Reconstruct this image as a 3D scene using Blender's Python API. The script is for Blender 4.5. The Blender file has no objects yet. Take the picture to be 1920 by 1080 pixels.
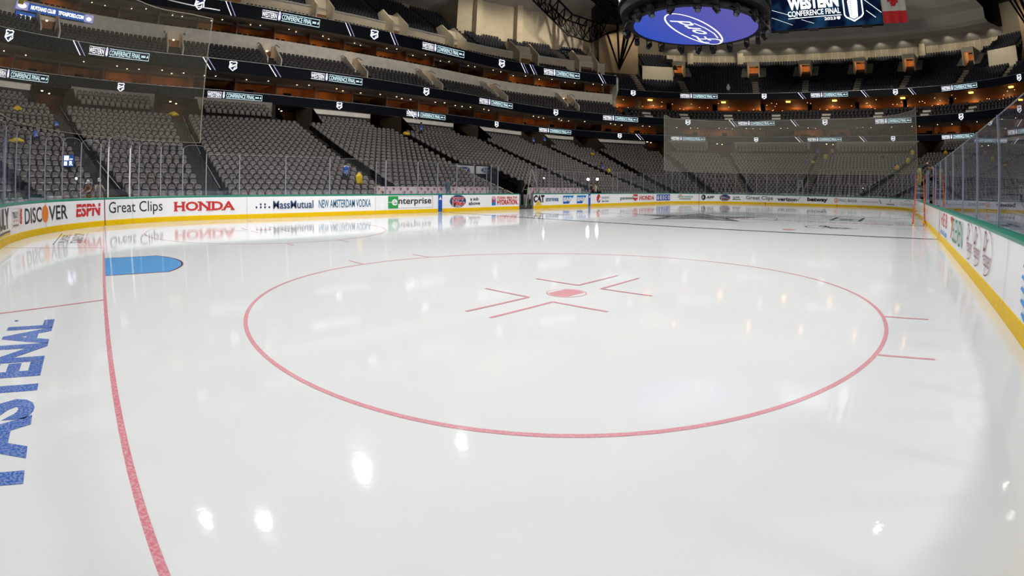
import bpy, math, random
import numpy as np
from mathutils import Vector, Matrix

random.seed(7)
rng = np.random.default_rng(7)
SC = bpy.context.scene
COL = SC.collection

# ------------------------------------------------------------------ camera
CAMP = dict(loc=(3.4662, 1.6961, 1.5797), yaw=0.659107, pitch=-0.025643, roll=0.012675,
            f=960.33, k3=-0.0256662, k5=0.0029448, px=96.37, py=-164.68)


def make_camera():
    c = bpy.data.cameras.new('camera')
    o = bpy.data.objects.new('camera', c)
    COL.objects.link(o)
    y, p, r = CAMP['yaw'], CAMP['pitch'], CAMP['roll']
    f = Vector((math.cos(p) * math.cos(y), math.cos(p) * math.sin(y), math.sin(p)))
    rt = Vector((math.sin(y), -math.cos(y), 0))
    up = rt.cross(f)
    r2 = math.cos(r) * rt + math.sin(r) * up
    u2 = -math.sin(r) * rt + math.cos(r) * up
    M = Matrix((r2, u2, -f)).transposed()
    o.matrix_world = Matrix.Translation(CAMP['loc']) @ M.to_4x4()
    c.type = 'PANO'
    c.panorama_type = 'FISHEYE_LENS_POLYNOMIAL'
    c.sensor_fit = 'HORIZONTAL'
    c.sensor_width = 36.0
    # fit theta(r) polynomial, r in mm on the 36 mm wide frame
    th = np.linspace(0, 1.35, 200)
    rr = CAMP['f'] * (th + CAMP['k3'] * th ** 3 + CAMP['k5'] * th ** 5) * 36.0 / 1920.0
    A = np.stack([rr, rr ** 2, rr ** 3, rr ** 4], 1)
    k = np.linalg.lstsq(A, th, rcond=None)[0]
    c.fisheye_fov = math.pi
    c.fisheye_polynomial_k0 = 0.0
    c.fisheye_polynomial_k1 = -float(k[0])
    c.fisheye_polynomial_k2 = -float(k[1])
    c.fisheye_polynomial_k3 = -float(k[2])
    c.fisheye_polynomial_k4 = -float(k[3])
    c.shift_x = -CAMP['px'] / 1920.0
    c.shift_y = CAMP['py'] / 1080.0
    c.clip_start = 0.02
    c.clip_end = 400
    SC.camera = o


make_camera()

# ------------------------------------------------------------------ world, view, lamps
SC.view_settings.view_transform = 'Standard'
SC.view_settings.look = 'None'
SC.view_settings.exposure = 0.0
SC.view_settings.gamma = 1.0
SC.view_settings.use_curve_mapping = False
SC.cycles.max_bounces = 7
SC.cycles.diffuse_bounces = 3
SC.cycles.glossy_bounces = 4
SC.cycles.transparent_max_bounces = 20
SC.cycles.sample_clamp_indirect = 4.0

w = bpy.data.worlds.new('world')
SC.world = w
w.use_nodes = True
w.node_tree.nodes['Background'].inputs[0].default_value = (0.6, 0.7, 1.0, 1)
w.node_tree.nodes['Background'].inputs[1].default_value = 0.01

LAMP_SPOTS = [(7.3, 44.5, 28.0, .30), (12.6, 41.7, 28.0, .30), (25.8, 45.1, 28.0, .30), (38.2, 43.1, 28.0, .16), (45.8, -1.8, 28.0, .22)]
for _x in (2, 10, 18, 26, 34, 42, 50, 56):
    LAMP_SPOTS.append((_x, -16.5, 28.0, 1.4))
for _x, _y in ((3, 9), (3, 20), (14, 5), (14, 16), (23, 8), (-6, 14)):  # unseen lamps added overhead to even out the light on the ice
    LAMP_SPOTS.append((_x, _y, 28.0, .3))


def spot(loc, target, watts, size_deg, radius=0.35, blend=0.6, col=(1, 0.985, 0.96)):  # serves the arena floodlights and the added, unseen wash lights
    l = bpy.data.lights.new('arena_and_added_light', 'SPOT')
    l.energy = watts
    l.spot_size = math.radians(size_deg)
    l.spot_blend = blend
    l.shadow_soft_size = radius
    l.color = col
    o = bpy.data.objects.new('arena_and_added_light', l)
    COL.objects.link(o)
    o.location = loc
    d = Vector(target) - Vector(loc)
    o.rotation_euler = d.to_track_quat('-Z', 'Y').to_euler()
    return o


ICE_WATTS = 7700
for (_x, _y, _z, _r) in LAMP_SPOTS:
    _k = {44.5: 1.0, 41.7: 1.0, 45.1: 1.2, 43.1: 1.3, -1.8: .6, -16.5: 1.15}.get(_y, 1.25)
    tx = 30.48 + (_x - 30.48) * 0.9
    spot((_x, _y, _z), (tx if _y > 25 or _y < 0 else _x + 6, 13.0 if _y > 25 or _y < 0 else _y, 0), ICE_WATTS * _k, 74, radius=_r, blend=0.9)
ADDED_WASH = []
# unseen lamps added to wash the seating bowl
for (_x, _y, _tx, _ty, _w) in ((15, 12, 12, 42, 13000), (35, 12, 36, 44, 13000), (45, 15, 66, 36, 11000),
                               (45, 12, 78, 13, 11000), (45, 8, 70, -8, 7000), (11, 14, -12, 38, 9000),
                               (20, 12, 25, -12, 5000)):
    spot((_x, _y, 31.0), (_tx, _ty, 6), _w, 75, radius=0.5, blend=0.9, col=(1, 0.95, 0.88))
    ADDED_WASH.append((_x, _y, 31.0, _tx, _ty, 6))
# more unseen lamps added to brighten the upper deck and roof
for (_x, _y, _tx, _ty, _tz, _w) in ((30, 30, 30, 62, 27, 5000), (52, 26, 62, 50, 27, 5000), (58, 13, 90, 13, 27, 9000), (56, 3, 78, -20, 26, 5000)):
    spot((_x, _y, 30.0), (_tx, _ty, _tz), _w, 95, radius=0.5, blend=0.9, col=(1, 0.9, 0.78))
    ADDED_WASH.append((_x, _y, 30.0, _tx, _ty, _tz))

# ------------------------------------------------------------------ materials
MATS = {}


def mat(name, color, rough=0.6, metal=0.0, noise=0.0, scale=6.0, emit=None, estr=0.0, coat=0.0, spec=None, bump=0.0, bscale=20.0):
    if name in MATS:
        return MATS[name]
    m = bpy.data.materials.new(name)
    m.use_nodes = True
    nt = m.node_tree
    b = nt.nodes['Principled BSDF']
    b.inputs['Base Color'].default_value = (*color, 1)
    b.inputs['Roughness'].default_value = rough
    b.inputs['Metallic'].default_value = metal
    if spec is not None:
        b.inputs['Specular IOR Level'].default_value = spec
    if coat:
        b.inputs['Coat Weight'].default_value = coat
        b.inputs['Coat Roughness'].default_value = 0.05
    if emit:
        b.inputs['Emission Color'].default_value = (*emit, 1)
        b.inputs['Emission Strength'].default_value = estr
    if noise or bump:
        tc = nt.nodes.new('ShaderNodeTexCoord')
        if noise:
            n = nt.nodes.new('ShaderNodeTexNoise')
            n.inputs['Scale'].default_value = scale
            n.inputs['Detail'].default_value = 4
            nt.links.new(tc.outputs['Object'], n.inputs['Vector'])
            r = nt.nodes.new('ShaderNodeMapRange')
            r.inputs['From Min'].default_value = 0.3
            r.inputs['From Max'].default_value = 0.7
            r.inputs['To Min'].default_value = 1 - noise
            r.inputs['To Max'].default_value = 1 + noise
            nt.links.new(n.outputs['Fac'], r.inputs['Value'])
            mx = nt.nodes.new('ShaderNodeMix')
            mx.data_type = 'RGBA'
            mx.blend_type = 'MULTIPLY'
            mx.inputs['Factor'].default_value = 1
            mx.inputs['A'].default_value = (*color, 1)
            nt.links.new(r.outputs['Result'], mx.inputs['B'])
            nt.links.new(mx.outputs['Result'], b.inputs['Base Color'])
        if bump:
            n2 = nt.nodes.new('ShaderNodeTexNoise')
            n2.inputs['Scale'].default_value = bscale
            n2.inputs['Detail'].default_value = 3
            nt.links.new(tc.outputs['Object'], n2.inputs['Vector'])
            bm = nt.nodes.new('ShaderNodeBump')
            bm.inputs['Strength'].default_value = bump
            bm.inputs['Distance'].default_value = 0.02
            nt.links.new(n2.outputs['Fac'], bm.inputs['Height'])
            nt.links.new(bm.outputs['Normal'], b.inputs['Normal'])
    MATS[name] = m
    return m


def glow(name, color, strength):
    if name in MATS:
        return MATS[name]
    m = bpy.data.materials.new(name)
    m.use_nodes = True
    nt = m.node_tree
    nt.nodes.clear()
    e = nt.nodes.new('ShaderNodeEmission')
    e.inputs[0].default_value = (*color, 1)
    e.inputs[1].default_value = strength
    o = nt.nodes.new('ShaderNodeOutputMaterial')
    nt.links.new(e.outputs[0], o.inputs[0])
    MATS[name] = m
    return m


def icemat(name, color, speck=0.0):
    """paint seen through a thin clear sheet of ice: diffuse colour, wet mirror on top, faint flooding ripples"""
    m = bpy.data.materials.new(name)
    m.use_nodes = True
    nt = m.node_tree
    b = nt.nodes['Principled BSDF']
    b.inputs['Base Color'].default_value = (*color, 1)
    b.inputs['IOR'].default_value = 1.33
    b.inputs['Specular IOR Level'].default_value = 0.5
    tc = nt.nodes.new('ShaderNodeTexCoord')
    n = nt.nodes.new('ShaderNodeTexNoise')
    n.inputs['Scale'].default_value = 0.35
    n.inputs['Detail'].default_value = 5
    nt.links.new(tc.outputs['Object'], n.inputs['Vector'])
    r = nt.nodes.new('ShaderNodeMapRange')
    r.inputs['From Min'].default_value = 0.35
    r.inputs['From Max'].default_value = 0.65
    r.inputs['To Min'].default_value = 0.03
    r.inputs['To Max'].default_value = 0.085
    nt.links.new(n.outputs['Fac'], r.inputs['Value'])
    nt.links.new(r.outputs['Result'], b.inputs['Roughness'])
    n2 = nt.nodes.new('ShaderNodeTexNoise')
    n2.inputs['Scale'].default_value = 9.0
    n2.inputs['Detail'].default_value = 3
    nt.links.new(tc.outputs['Object'], n2.inputs['Vector'])
    bm = nt.nodes.new('ShaderNodeBump')
    bm.inputs['Strength'].default_value = 0.15
    bm.inputs['Distance'].default_value = 0.004
    nt.links.new(n2.outputs['Fac'], bm.inputs['Height'])
    nt.links.new(bm.outputs['Normal'], b.inputs['Normal'])
    if speck:
        n3 = nt.nodes.new('ShaderNodeTexNoise')
        n3.inputs['Scale'].default_value = 45
        n3.inputs['Detail'].default_value = 5
        nt.links.new(tc.outputs['Object'], n3.inputs['Vector'])
        r3 = nt.nodes.new('ShaderNodeMapRange')
        r3.inputs['From Min'].default_value = 0.42
        r3.inputs['From Max'].default_value = 0.62
        r3.inputs['To Max'].default_value = speck
        nt.links.new(n3.outputs['Fac'], r3.inputs['Value'])
        mx = nt.nodes.new('ShaderNodeMix')
        mx.data_type = 'RGBA'
        mx.inputs['A'].default_value = (*color, 1)
        mx.inputs['B'].default_value = (0.8, 0.78, 0.8, 1)
        nt.links.new(r3.outputs['Result'], mx.inputs['Factor'])
        nt.links.new(mx.outputs['Result'], b.inputs['Base Color'])
    return m


def glassmat(name, tint, refl=1.5, haze=0.02):
    m = bpy.data.materials.new(name)
    m.use_nodes = True
    nt = m.node_tree
    nt.nodes.clear()
    t = nt.nodes.new('ShaderNodeBsdfTransparent')
    t.inputs[0].default_value = (*tint, 1)
    g = nt.nodes.new('ShaderNodeBsdfGlossy')
    g.inputs['Roughness'].default_value = 0.015
    g.inputs['Color'].default_value = (0.85, 0.88, 1.0, 1)
    fr = nt.nodes.new('ShaderNodeFresnel')
    # both faces of the thin sheet reflect like air meeting acrylic
    ge = nt.nodes.new('ShaderNodeNewGeometry')
    mr = nt.nodes.new('ShaderNodeMapRange')
    mr.inputs['To Min'].default_value = refl
    mr.inputs['To Max'].default_value = 1 / refl
    nt.links.new(ge.outputs['Backfacing'], mr.inputs['Value'])
    nt.links.new(mr.outputs[0], fr.inputs[0])
    mx = nt.nodes.new('ShaderNodeMixShader')
    nt.links.new(fr.outputs[0], mx.inputs[0])
    nt.links.new(t.outputs[0], mx.inputs[1])
    nt.links.new(g.outputs[0], mx.inputs[2])
    d = nt.nodes.new('ShaderNodeBsdfDiffuse')
    d.inputs[0].default_value = (0.7, 0.75, 0.9, 1)
    m2 = nt.nodes.new('ShaderNodeMixShader')
    m2.inputs[0].default_value = haze
    nt.links.new(mx.outputs[0], m2.inputs[1])
    nt.links.new(d.outputs[0], m2.inputs[2])
    o = nt.nodes.new('ShaderNodeOutputMaterial')
    nt.links.new(m2.outputs[0], o.inputs[0])
    MATS[name] = m
    return m


ICE = icemat('ice', (0.71, 0.727, 0.735))
ICE_RED = icemat('ice_red_paint', (0.62, 0.20, 0.24), 0.3)
ICE_REDL = icemat('ice_red_line_paint', (0.67, 0.29, 0.33), 0.2)
ICE_BLUE = icemat('ice_crease_blue', (0.10, 0.35, 0.70))
ICE_NAVY = icemat('ice_navy_paint', (0.03, 0.06, 0.10))
ICE_LET = icemat('ice_letter_blue', (0.045, 0.13, 0.45), 0.25)
ICE_BLACK = icemat('ice_black_paint', (0.03, 0.035, 0.04))
ICE_GREEN = icemat('ice_green_paint', (0.22, 0.27, 0.26))
ICE_TEAL = icemat('ice_teal_paint', (0.03, 0.14, 0.15))

WHITE = mat('board_white', (0.94, 0.94, 0.965), 0.25, coat=0.3, noise=0.02)
YELLOW = mat('kick_yellow', (0.86, 0.55, 0.0), 0.4, spec=0.25, noise=0.04)
GREEN = mat('rail_green', (0.0, 0.22, 0.14), 0.3, coat=0.3)
AD = {
    'black': mat('ad_black', (0.015, 0.015, 0.02), 0.35), 'red': mat('ad_red', (0.62, 0.03, 0.03), 0.35),
    'navy': mat('ad_navy', (0.02, 0.05, 0.16), 0.35), 'blue': mat('ad_blue', (0.01, 0.10, 0.50), 0.35),
    'teal': mat('ad_teal', (0.02, 0.15, 0.30), 0.35), 'green': mat('ad_green', (0.02, 0.33, 0.07), 0.35),
    'dgreen': mat('ad_dark_green', (0.0, 0.20, 0.10), 0.35), 'orange': mat('ad_orange', (0.80, 0.22, 0.02), 0.35),
    'white': mat('ad_white', (0.8, 0.8, 0.82), 0.35), 'grey': mat('ad_grey', (0.35, 0.35, 0.38), 0.4),
    'sap': mat('ad_bright_blue', (0.0, 0.22, 0.62), 0.35), 'maroon': mat('ad_maroon', (0.22, 0.02, 0.04), 0.35),
    'gold': mat('ad_gold', (0.8, 0.52, 0.02), 0.35), 'pink': mat('ad_pink', (0.75, 0.35, 0.42), 0.35),
    'sky': mat('ad_sky', (0.02, 0.30, 0.75), 0.35),
}
GLASS = glassmat('acrylic_glass', (0.965, 0.972, 0.98), 1.7, 0.008)
GLASSN = glassmat('near_side_glass', (0.95, 0.96, 0.975), 2.3, 0.008)
POST = mat('aluminium_post', (0.42, 0.44, 0.52), 0.35, metal=0.6)
POSTW = mat('white_post', (0.75, 0.75, 0.74), 0.4)
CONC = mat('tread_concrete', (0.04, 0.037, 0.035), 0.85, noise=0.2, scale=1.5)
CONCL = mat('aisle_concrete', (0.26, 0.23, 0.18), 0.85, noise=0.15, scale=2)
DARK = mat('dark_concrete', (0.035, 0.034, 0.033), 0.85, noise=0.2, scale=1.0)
CREAM = mat('cream_wall', (0.66, 0.59, 0.46), 0.75, noise=0.06, scale=1.0)
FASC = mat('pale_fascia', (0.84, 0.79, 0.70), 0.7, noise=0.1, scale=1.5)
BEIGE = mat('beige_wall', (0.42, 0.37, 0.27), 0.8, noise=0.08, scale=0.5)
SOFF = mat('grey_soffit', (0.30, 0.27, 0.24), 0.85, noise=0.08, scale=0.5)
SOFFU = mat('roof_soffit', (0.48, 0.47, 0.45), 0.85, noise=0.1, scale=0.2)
ROOF = mat('roof_deck', (0.17, 0.17, 0.16), 0.9, noise=0.2, scale=0.2)
WARM = mat('suite_wood', (0.50, 0.24, 0.09), 0.6, noise=0.25, scale=0.8)
BROWN = mat('concourse_brown', (0.30, 0.14, 0.06), 0.7, noise=0.2, scale=0.6)
BLACK = mat('matt_black', (0.009, 0.009, 0.011), 0.6, spec=0.15)
STEEL = mat('truss_black', (0.008, 0.008, 0.009), 0.7, spec=0.1)
PORT = mat('portal_wall', (.17, .135, .10), .8, noise=.1)
SCREEN = mat('led_screen_dark', (0.004, 0.005, 0.009), 0.45, spec=0.08, emit=(0.02, 0.05, 0.10), estr=0.015)
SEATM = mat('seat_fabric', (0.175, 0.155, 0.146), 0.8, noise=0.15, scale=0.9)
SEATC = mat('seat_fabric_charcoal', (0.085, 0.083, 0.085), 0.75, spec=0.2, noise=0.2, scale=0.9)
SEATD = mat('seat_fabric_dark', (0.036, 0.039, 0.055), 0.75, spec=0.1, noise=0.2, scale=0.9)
SEATGLINT = mat('seat_glint', (0.45, 0.44, 0.42), 0.45)  # pale strip painting the highlight along the tipped-up pan
ALU = mat('aluminium', (0.55, 0.55, 0.55), 0.35, metal=0.5)
LEDW = glow('led_white', (0.92, 0.95, 1.0), 1.6)
LEDC = glow('led_cyan_white', (0.68, 0.93, 1.0), 1.35)
LEDP = glow('led_lilac', (0.45, 0.42, 0.75), 0.8)
LEDR = glow('led_red', (0.8, 0.06, 0.12), 0.8)
LEDB = glow('led_blue', (0.03, 0.12, 0.45), 0.8)
LEDN = glow('led_navy', (0.01, 0.02, 0.06), 0.9)
WARMSTRIP = glow('hidden_warm_strip', (1.0, 0.46, 0.15), 26.0)  # hidden strips added to light the suite back walls
WARMDOT = glow('warm_bulb', (1.0, 0.62, 0.30), 11.0)
AMBER = glow('amber_lamp', (1.0, 0.55, 0.08), 5.0)
BRIGHT = glow('floodlight_face', (1.0, 0.98, 0.95), 25.0)
BEAMLAMP = glow('work_light', (1.0, 0.97, 0.9), 60.0)


# ------------------------------------------------------------------ mesh helpers
def new_obj(name, verts, faces, mats, parent=None, fmat=None, smooth=False):
    me = bpy.data.meshes.new(name)
    me.from_pydata([tuple(map(float, v)) for v in verts], [], faces)
    if not isinstance(mats, (list, tuple)):
        mats = [mats]
    for m in mats:
        me.materials.append(m)
    if fmat is not None:
        me.polygons.foreach_set('material_index', fmat)
    if smooth:
        me.polygons.foreach_set('use_smooth', [True] * len(me.polygons))
    me.update()
    o = bpy.data.objects.new(name, me)
    COL.objects.link(o)
    if parent is not None:
        o.parent = parent
    return o


class MB:
    """collects shapes into one mesh"""

    def __init__(s):
        s.v, s.f, s.m, s.mats = [], [], [], []

    def mi(s, mt):
        if mt not in s.mats:
            s.mats.append(mt)
        return s.mats.index(mt)

    def add(s, verts, faces, mt):
        k = len(s.v)
        i = s.mi(mt)
        s.v += [tuple(v) for v in verts]
        s.f += [tuple(k + a for a in f) for f in faces]
        s.m += [i] * len(faces)

    def box(s, c, d, mt, rot=None):
        x, y, z = d[0] / 2, d[1] / 2, d[2] / 2
        vs = [Vector((a * x, b * y, e * z)) for a in (-1, 1) for b in (-1, 1) for e in (-1, 1)]
        if rot is not None:
            vs = [rot @ v for v in vs]
        vs = [v + Vector(c) for v in vs]
        s.add(vs, [(0, 1, 3, 2), (4, 6, 7, 5), (0, 4, 5, 1), (2, 3, 7, 6), (0, 2, 6, 4), (1, 5, 7, 3)], mt)

    def bar(s, a, b, w_, mt, n=4, w2=None):
        a, b = Vector(a), Vector(b)
        d = b - a
        if d.length < 1e-6:
            return
        q = d.to_track_quat('Z', 'Y')
        w2 = w_ if w2 is None else w2
        vs = []
        for (p, r) in ((a, w_ / 2), (b, w2 / 2)):
            for i in range(n):
                t = 2 * math.pi * (i + .5) / n
                vs.append(p + q @ Vector((r * math.cos(t) * (1.414 if n == 4 else 1), r * math.sin(t) * (1.414 if n == 4 else 1), 0)))
        fs = [(i, (i + 1) % n, n + (i + 1) % n, n + i) for i in range(n)] + [tuple(range(n))[::-1], tuple(range(n, 2 * n))]
        s.add(vs, fs, mt)

    def path(s, pts, w_, mt, n=5):
        for a, b in zip(pts[:-1], pts[1:]):
            s.bar(a, b, w_, mt, n)

    def lathe(s, prof, c, mt, n=20, axis=None, caps=True):
        vs, fs = [], []
        q = axis.to_track_quat('Z', 'Y') if axis is not None else None
        for (r, z) in prof:
            for i in range(n):
                a = 2 * math.pi * i / n
                v = Vector((r * math.cos(a), r * math.sin(a), z))
                if q:
                    v = q @ v
                vs.append(v + Vector(c))
        for j in range(len(prof) - 1):
            for i in range(n):
                fs.append((j * n + i, j * n + (i + 1) % n, (j + 1) * n + (i + 1) % n, (j + 1) * n + i))
        if caps:
            fs.append(tuple(range(n))[::-1])
            fs.append(tuple(range((len(prof) - 1) * n, len(prof) * n)))
        s.add(vs, fs, mt)

    def quad(s, a, b, c, d, mt):
        s.add([a, b, c, d], [(0, 1, 2, 3)], mt)

    def build(s, name, parent=None, smooth=False):
        if not s.v:
            return None
        return new_obj(name, s.v, s.f, s.mats, parent, s.m, smooth)


def empty(name, loc=(0, 0, 0), rz=0.0):
    o = bpy.data.objects.new(name, None)
    COL.objects.link(o)
    o.location = loc
    o.rotation_euler = (0, 0, rz)
    o.empty_display_size = 0.2
    return o


def tag(o, label=None, cat=None, group=None, kind=None):
    if label:
        o['label'] = label
    if cat:
        o['category'] = cat
    if group:
        o['group'] = group
    if kind:
        o['kind'] = kind
    return o


def copy_tree(o, parent=None):
    c = o.copy()
    COL.objects.link(c)
    c.parent = parent
    for ch in list(o.children):
        copy_tree(ch, c)
    return c


# ------------------------------------------------------------------ the shape of the bowl
CX, CY = 30.48, 12.954
W, L, R = 25.908, 60.96, 8.534
FT = 0.3048


def _quad():
    n1, n2 = 24, 48
    B = [(21.946 * i / n1, 12.954) for i in range(n1)]
    O = [(21.946 * i / n1, 35.3) for i in range(n1)]
    la = R * math.pi / 2
    lb = 4.42

    def bp(s):
        if s < la:
            a = s / R
            return 21.946 + R * math.sin(a), 4.42 + R * math.cos(a)
        return 30.48, 4.42 - (s - la)
    K = np.array([(21.946, 35.3), (25.5, 34.95), (29.5, 34.0), (34.8, 32.0), (39.7, 29.2), (44, 25.6), (47.5, 21.2), (50, 16.4), (51.5, 11.3), (52.3, 5.6), (52.5, 0)])
    seg = np.r_[0, np.cumsum(np.hypot(*np.diff(K, axis=0).T))]
    for i in range(n2 + 1):
        f = i / n2
        B.append(bp((la + lb) * f))
        s = seg[-1] * f
        O.append((np.interp(s, seg, K[:, 0]), np.interp(s, seg, K[:, 1])))
    B, O = np.array(B), np.array(O)
    for _ in range(3):
        O[1:-1] = (O[:-2] + 2 * O[1:-1] + O[2:]) / 4
    return B, O


def _full(Q):
    return np.vstack([Q, Q[::-1][1:] * [1, -1], Q[1:] * [-1, -1], Q[::-1][1:-1] * [-1, 1]]) + [CX, CY]


_B, _O = _quad()
LB, LO = _full(_B), _full(_O)
NT = len(LB)


def ring(t, d):
    """plan point of the bowl: t runs clockwise round the rink (0 = far side at centre ice), d metres outward"""
    t = np.asarray(t, float) % NT
    d = np.asarray(d, float)
    i = np.floor(t).astype(int) % NT
    f = (t - np.floor(t))[..., None]
    j = (i + 1) % NT
    b = LB[i] * (1 - f) + LB[j] * f
    o = LO[i] * (1 - f) + LO[j] * f
    return b + (o - b) * (d[..., None] / 22.35)


def rp(t, d, z):
    p = ring(float(t), float(d))
    return (float(p[0]), float(p[1]), float(z))


def ring_dir(t, d):
    a, b = ring(t - .25, d), ring(t + .25, d)
    v = b - a
    v = v / np.linalg.norm(v)
    return v, np.array([v[1], -v[0]])   # along (clockwise), inward


def ring_band(mb, prof, t0, t1, mt, step=1.0):
    """sweep the (d, z) profile round the bowl from t0 to t1"""
    n = max(1, int(math.ceil((t1 - t0) / step)))
    ts = np.linspace(t0, t1, n + 1)
    vs, fs = [], []
    m = len(prof)
    for t in ts:
        for (d, z) in prof:
            vs.append(rp(t, d, z))
    for i in range(n):
        for k in range(m - 1):
            a = i * m + k
            fs.append((a, a + 1, a + m + 1, a + m))
    mb.add(vs, fs, mt)


def arc_table(t0, t1, d):
    ts = np.arange(t0, t1 + 1e-6, 0.2)
    XY = ring(ts, np.full(len(ts), d))
    s = np.r_[0, np.cumsum(np.hypot(*np.diff(XY, axis=0).T))]
    return ts, XY, s


# boards path, s = metres clockwise from far-side centre
def _board_loop():
    Pp = [(CX, W)]

    def arc(cx, cy, a0, a1, n=28):
        for i in range(n + 1):
            a = math.radians(a0 + (a1 - a0) * i / n)
            Pp.append((cx + R * math.cos(a), cy + R * math.sin(a)))
    arc(L - R, W - R, 90, 0)
    arc(L - R, R, 0, -90)
    arc(R, R, 270, 180)
    arc(R, W - R, 180, 90)
    Pp.append((CX, W))
    return np.array(Pp)


BL = _board_loop()
BSEG = np.hypot(*np.diff(BL, axis=0).T)
BS = np.r_[0, np.cumsum(BSEG)]
BTOT = float(BS[-1])


def bpt(s, off=0.0):
    s = s % BTOT
    i = min(int(np.searchsorted(BS, s, side='right')) - 1, len(BL) - 2)
    while BSEG[i] < 1e-9:
        i += 1
    f = (s - BS[i]) / BSEG[i]
    # smoothed normal
    e = 0.15
    def raw(q):
        q = q % BTOT
        k = min(int(np.searchsorted(BS, q, side='right')) - 1, len(BL) - 2)
        while BSEG[k] < 1e-9:
            k += 1
        return BL[k] + (BL[k + 1] - BL[k]) * ((q - BS[k]) / BSEG[k])
    v = raw(s + e) - raw(s - e)
    v /= np.linalg.norm(v)
    n = np.array([v[1], -v[0]])
    p = raw(s) + n * off
    return p, v, n


def board_band(mb, prof, s0, s1, mt, step=0.35):
    """prof: (offset inward, z)"""
    n = max(1, int(math.ceil((s1 - s0) / step)))
    vs, fs = [], []
    m = len(prof)
    for i in range(n + 1):
        p, v, nn = bpt(s0 + (s1 - s0) * i / n)
        for (o, z) in prof:
            q = p + nn * o
            vs.append((q[0], q[1], z))
    for i in range(n):
        for k in range(m - 1):
            a = i * m + k
            fs.append((a, a + m, a + m + 1, a + 1))
    mb.add(vs, fs, mt)


# ------------------------------------------------------------------ lettering and flat graphics
_TXT = {}


def text_geo(s, bold=0.0, shear=0.0):
    key = (s, bold, shear)
    if key in _TXT:
        return _TXT[key]
    cu = bpy.data.curves.new('t', 'FONT')
    cu.body = s
    cu.offset = bold
    cu.shear = shear
    cu.resolution_u = 3
    o = bpy.data.objects.new('t', cu)
    COL.objects.link(o)
    bpy.context.view_layer.update()
    dg = bpy.context.evaluated_depsgraph_get()
    me = bpy.data.meshes.new_from_object(o.evaluated_get(dg))
    vs = np.array([v.co[:2] for v in me.vertices])
    fs = [tuple(p.vertices) for p in me.polygons]
    bpy.data.objects.remove(o)
    bpy.data.curves.remove(cu)
    bpy.data.meshes.remove(me)
    lo, hi = vs.min(0), vs.max(0)
    vs = (vs - lo) / (hi - lo)
    _TXT[key] = (vs, fs)
    return _TXT[key]


class G:
    """flat graphic in (s, z) laid on a surface by a mapping function"""

    def __init__(s, fmap, step=0.4):
        s.fmap, s.mb, s.lay, s.step = fmap, MB(), 0, step

    def put(s, pts, faces, mt, bump=True):
        if bump:
            s.lay += 1
        s.mb.add([s.fmap(a, b, s.lay) for a, b in pts], faces, mt)

    def text(s, tx, s0, z0, s1, z1, mt, bold=0.0, shear=0.0):
        vs, fs = text_geo(tx, bold, shear)
        s.put([(s0 + (s1 - s0) * a, z0 + (z1 - z0) * b) for a, b in vs], fs, mt)

    def rect(s, s0, z0, s1, z1, mt):
        n = max(1, int(math.ceil(abs(s1 - s0) / s.step)))
        pts = []
        for i in range(n + 1):
            x = s0 + (s1 - s0) * i / n
            pts += [(x, z0), (x, z1)]
        s.put(pts, [(2 * i, 2 * i + 2, 2 * i + 3, 2 * i + 1) for i in range(n)], mt)

    def frame(s, s0, z0, s1, z1, t, mt):
        for (a, b, c, d) in ((s0, z0, s1, z0 + t), (s0, z1 - t, s1, z1), (s0, z0, s0 + t, z1), (s1 - t, z0, s1, z1)):
            s.rect(a, b, c, d, mt)

    def poly(s, pts, mt):
        s.put(pts, [tuple(range(len(pts)))], mt)

    def ell(s, cs, cz, a, b, mt, n=28, rot=0.0):
        c_, s_ = math.cos(rot), math.sin(rot)
        s.poly([(cs + a * math.cos(q) * c_ - b * math.sin(q) * s_, cz + a * math.cos(q) * s_ + b * math.sin(q) * c_) for q in [2 * math.pi * i / n for i in range(n)]], mt)

    def ringe(s, cs, cz, a, b, w_, mt, n=40, rot=0.0, a0=0.0, a1=2 * math.pi):
        c_, s_ = math.cos(rot), math.sin(rot)
        pts = []
        for i in range(n + 1):
            q = a0 + (a1 - a0) * i / n
            for k in (0, 1):
                x, y = (a - k * w_) * math.cos(q), (b - k * w_) * math.sin(q)
                pts.append((cs + x * c_ - y * s_, cz + x * s_ + y * c_))
        s.put(pts, [(2 * i, 2 * i + 2, 2 * i + 3, 2 * i + 1) for i in range(n)], mt)

    def line(s, pts, w_, mt):
        for (a, b) in zip(pts[:-1], pts[1:]):
            dx, dy = b[0] - a[0], b[1] - a[1]
            l_ = math.hypot(dx, dy) or 1
            nx, ny = -dy / l_ * w_ / 2, dx / l_ * w_ / 2
            s.put([(a[0] + nx, a[1] + ny), (b[0] + nx, b[1] + ny), (b[0] - nx, b[1] - ny), (a[0] - nx, a[1] - ny)], [(0, 1, 2, 3)], mt, bump=False)
        s.lay += 1

    def build(s, name, parent=None, label=None):
        o = s.mb.build(name, parent)
        if label:
            o['label'] = label
        return o


def map_board(s, z, lay):
    p, v, n = bpt(s)
    q = p + n * (0.012 + 0.0025 * lay)
    return (q[0], q[1], z)


def map_ring(tc, d, zc):
    """local metres: u along the ribbon from tc, z up from zc"""
    ts, XY, S = arc_table(tc - 14, tc + 14, d)
    s0 = np.interp(tc, ts, S)

    def f(u, z, lay):
        t = float(np.interp(s0 + u, S, ts))
        v, n = ring_dir(t, d)
        q = ring(t, d) + n * (0.03 + 0.006 * lay)
        return (q[0], q[1], zc + z)
    return f


def map_ice(x0, y0, rot=0.0):
    c_, s_ = math.cos(rot), math.sin(rot)

    def f(u, v, lay):
        return (x0 + u * c_ - v * s_, y0 + u * s_ + v * c_, 0.002 + 0.0004 * lay)
    return f


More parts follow.
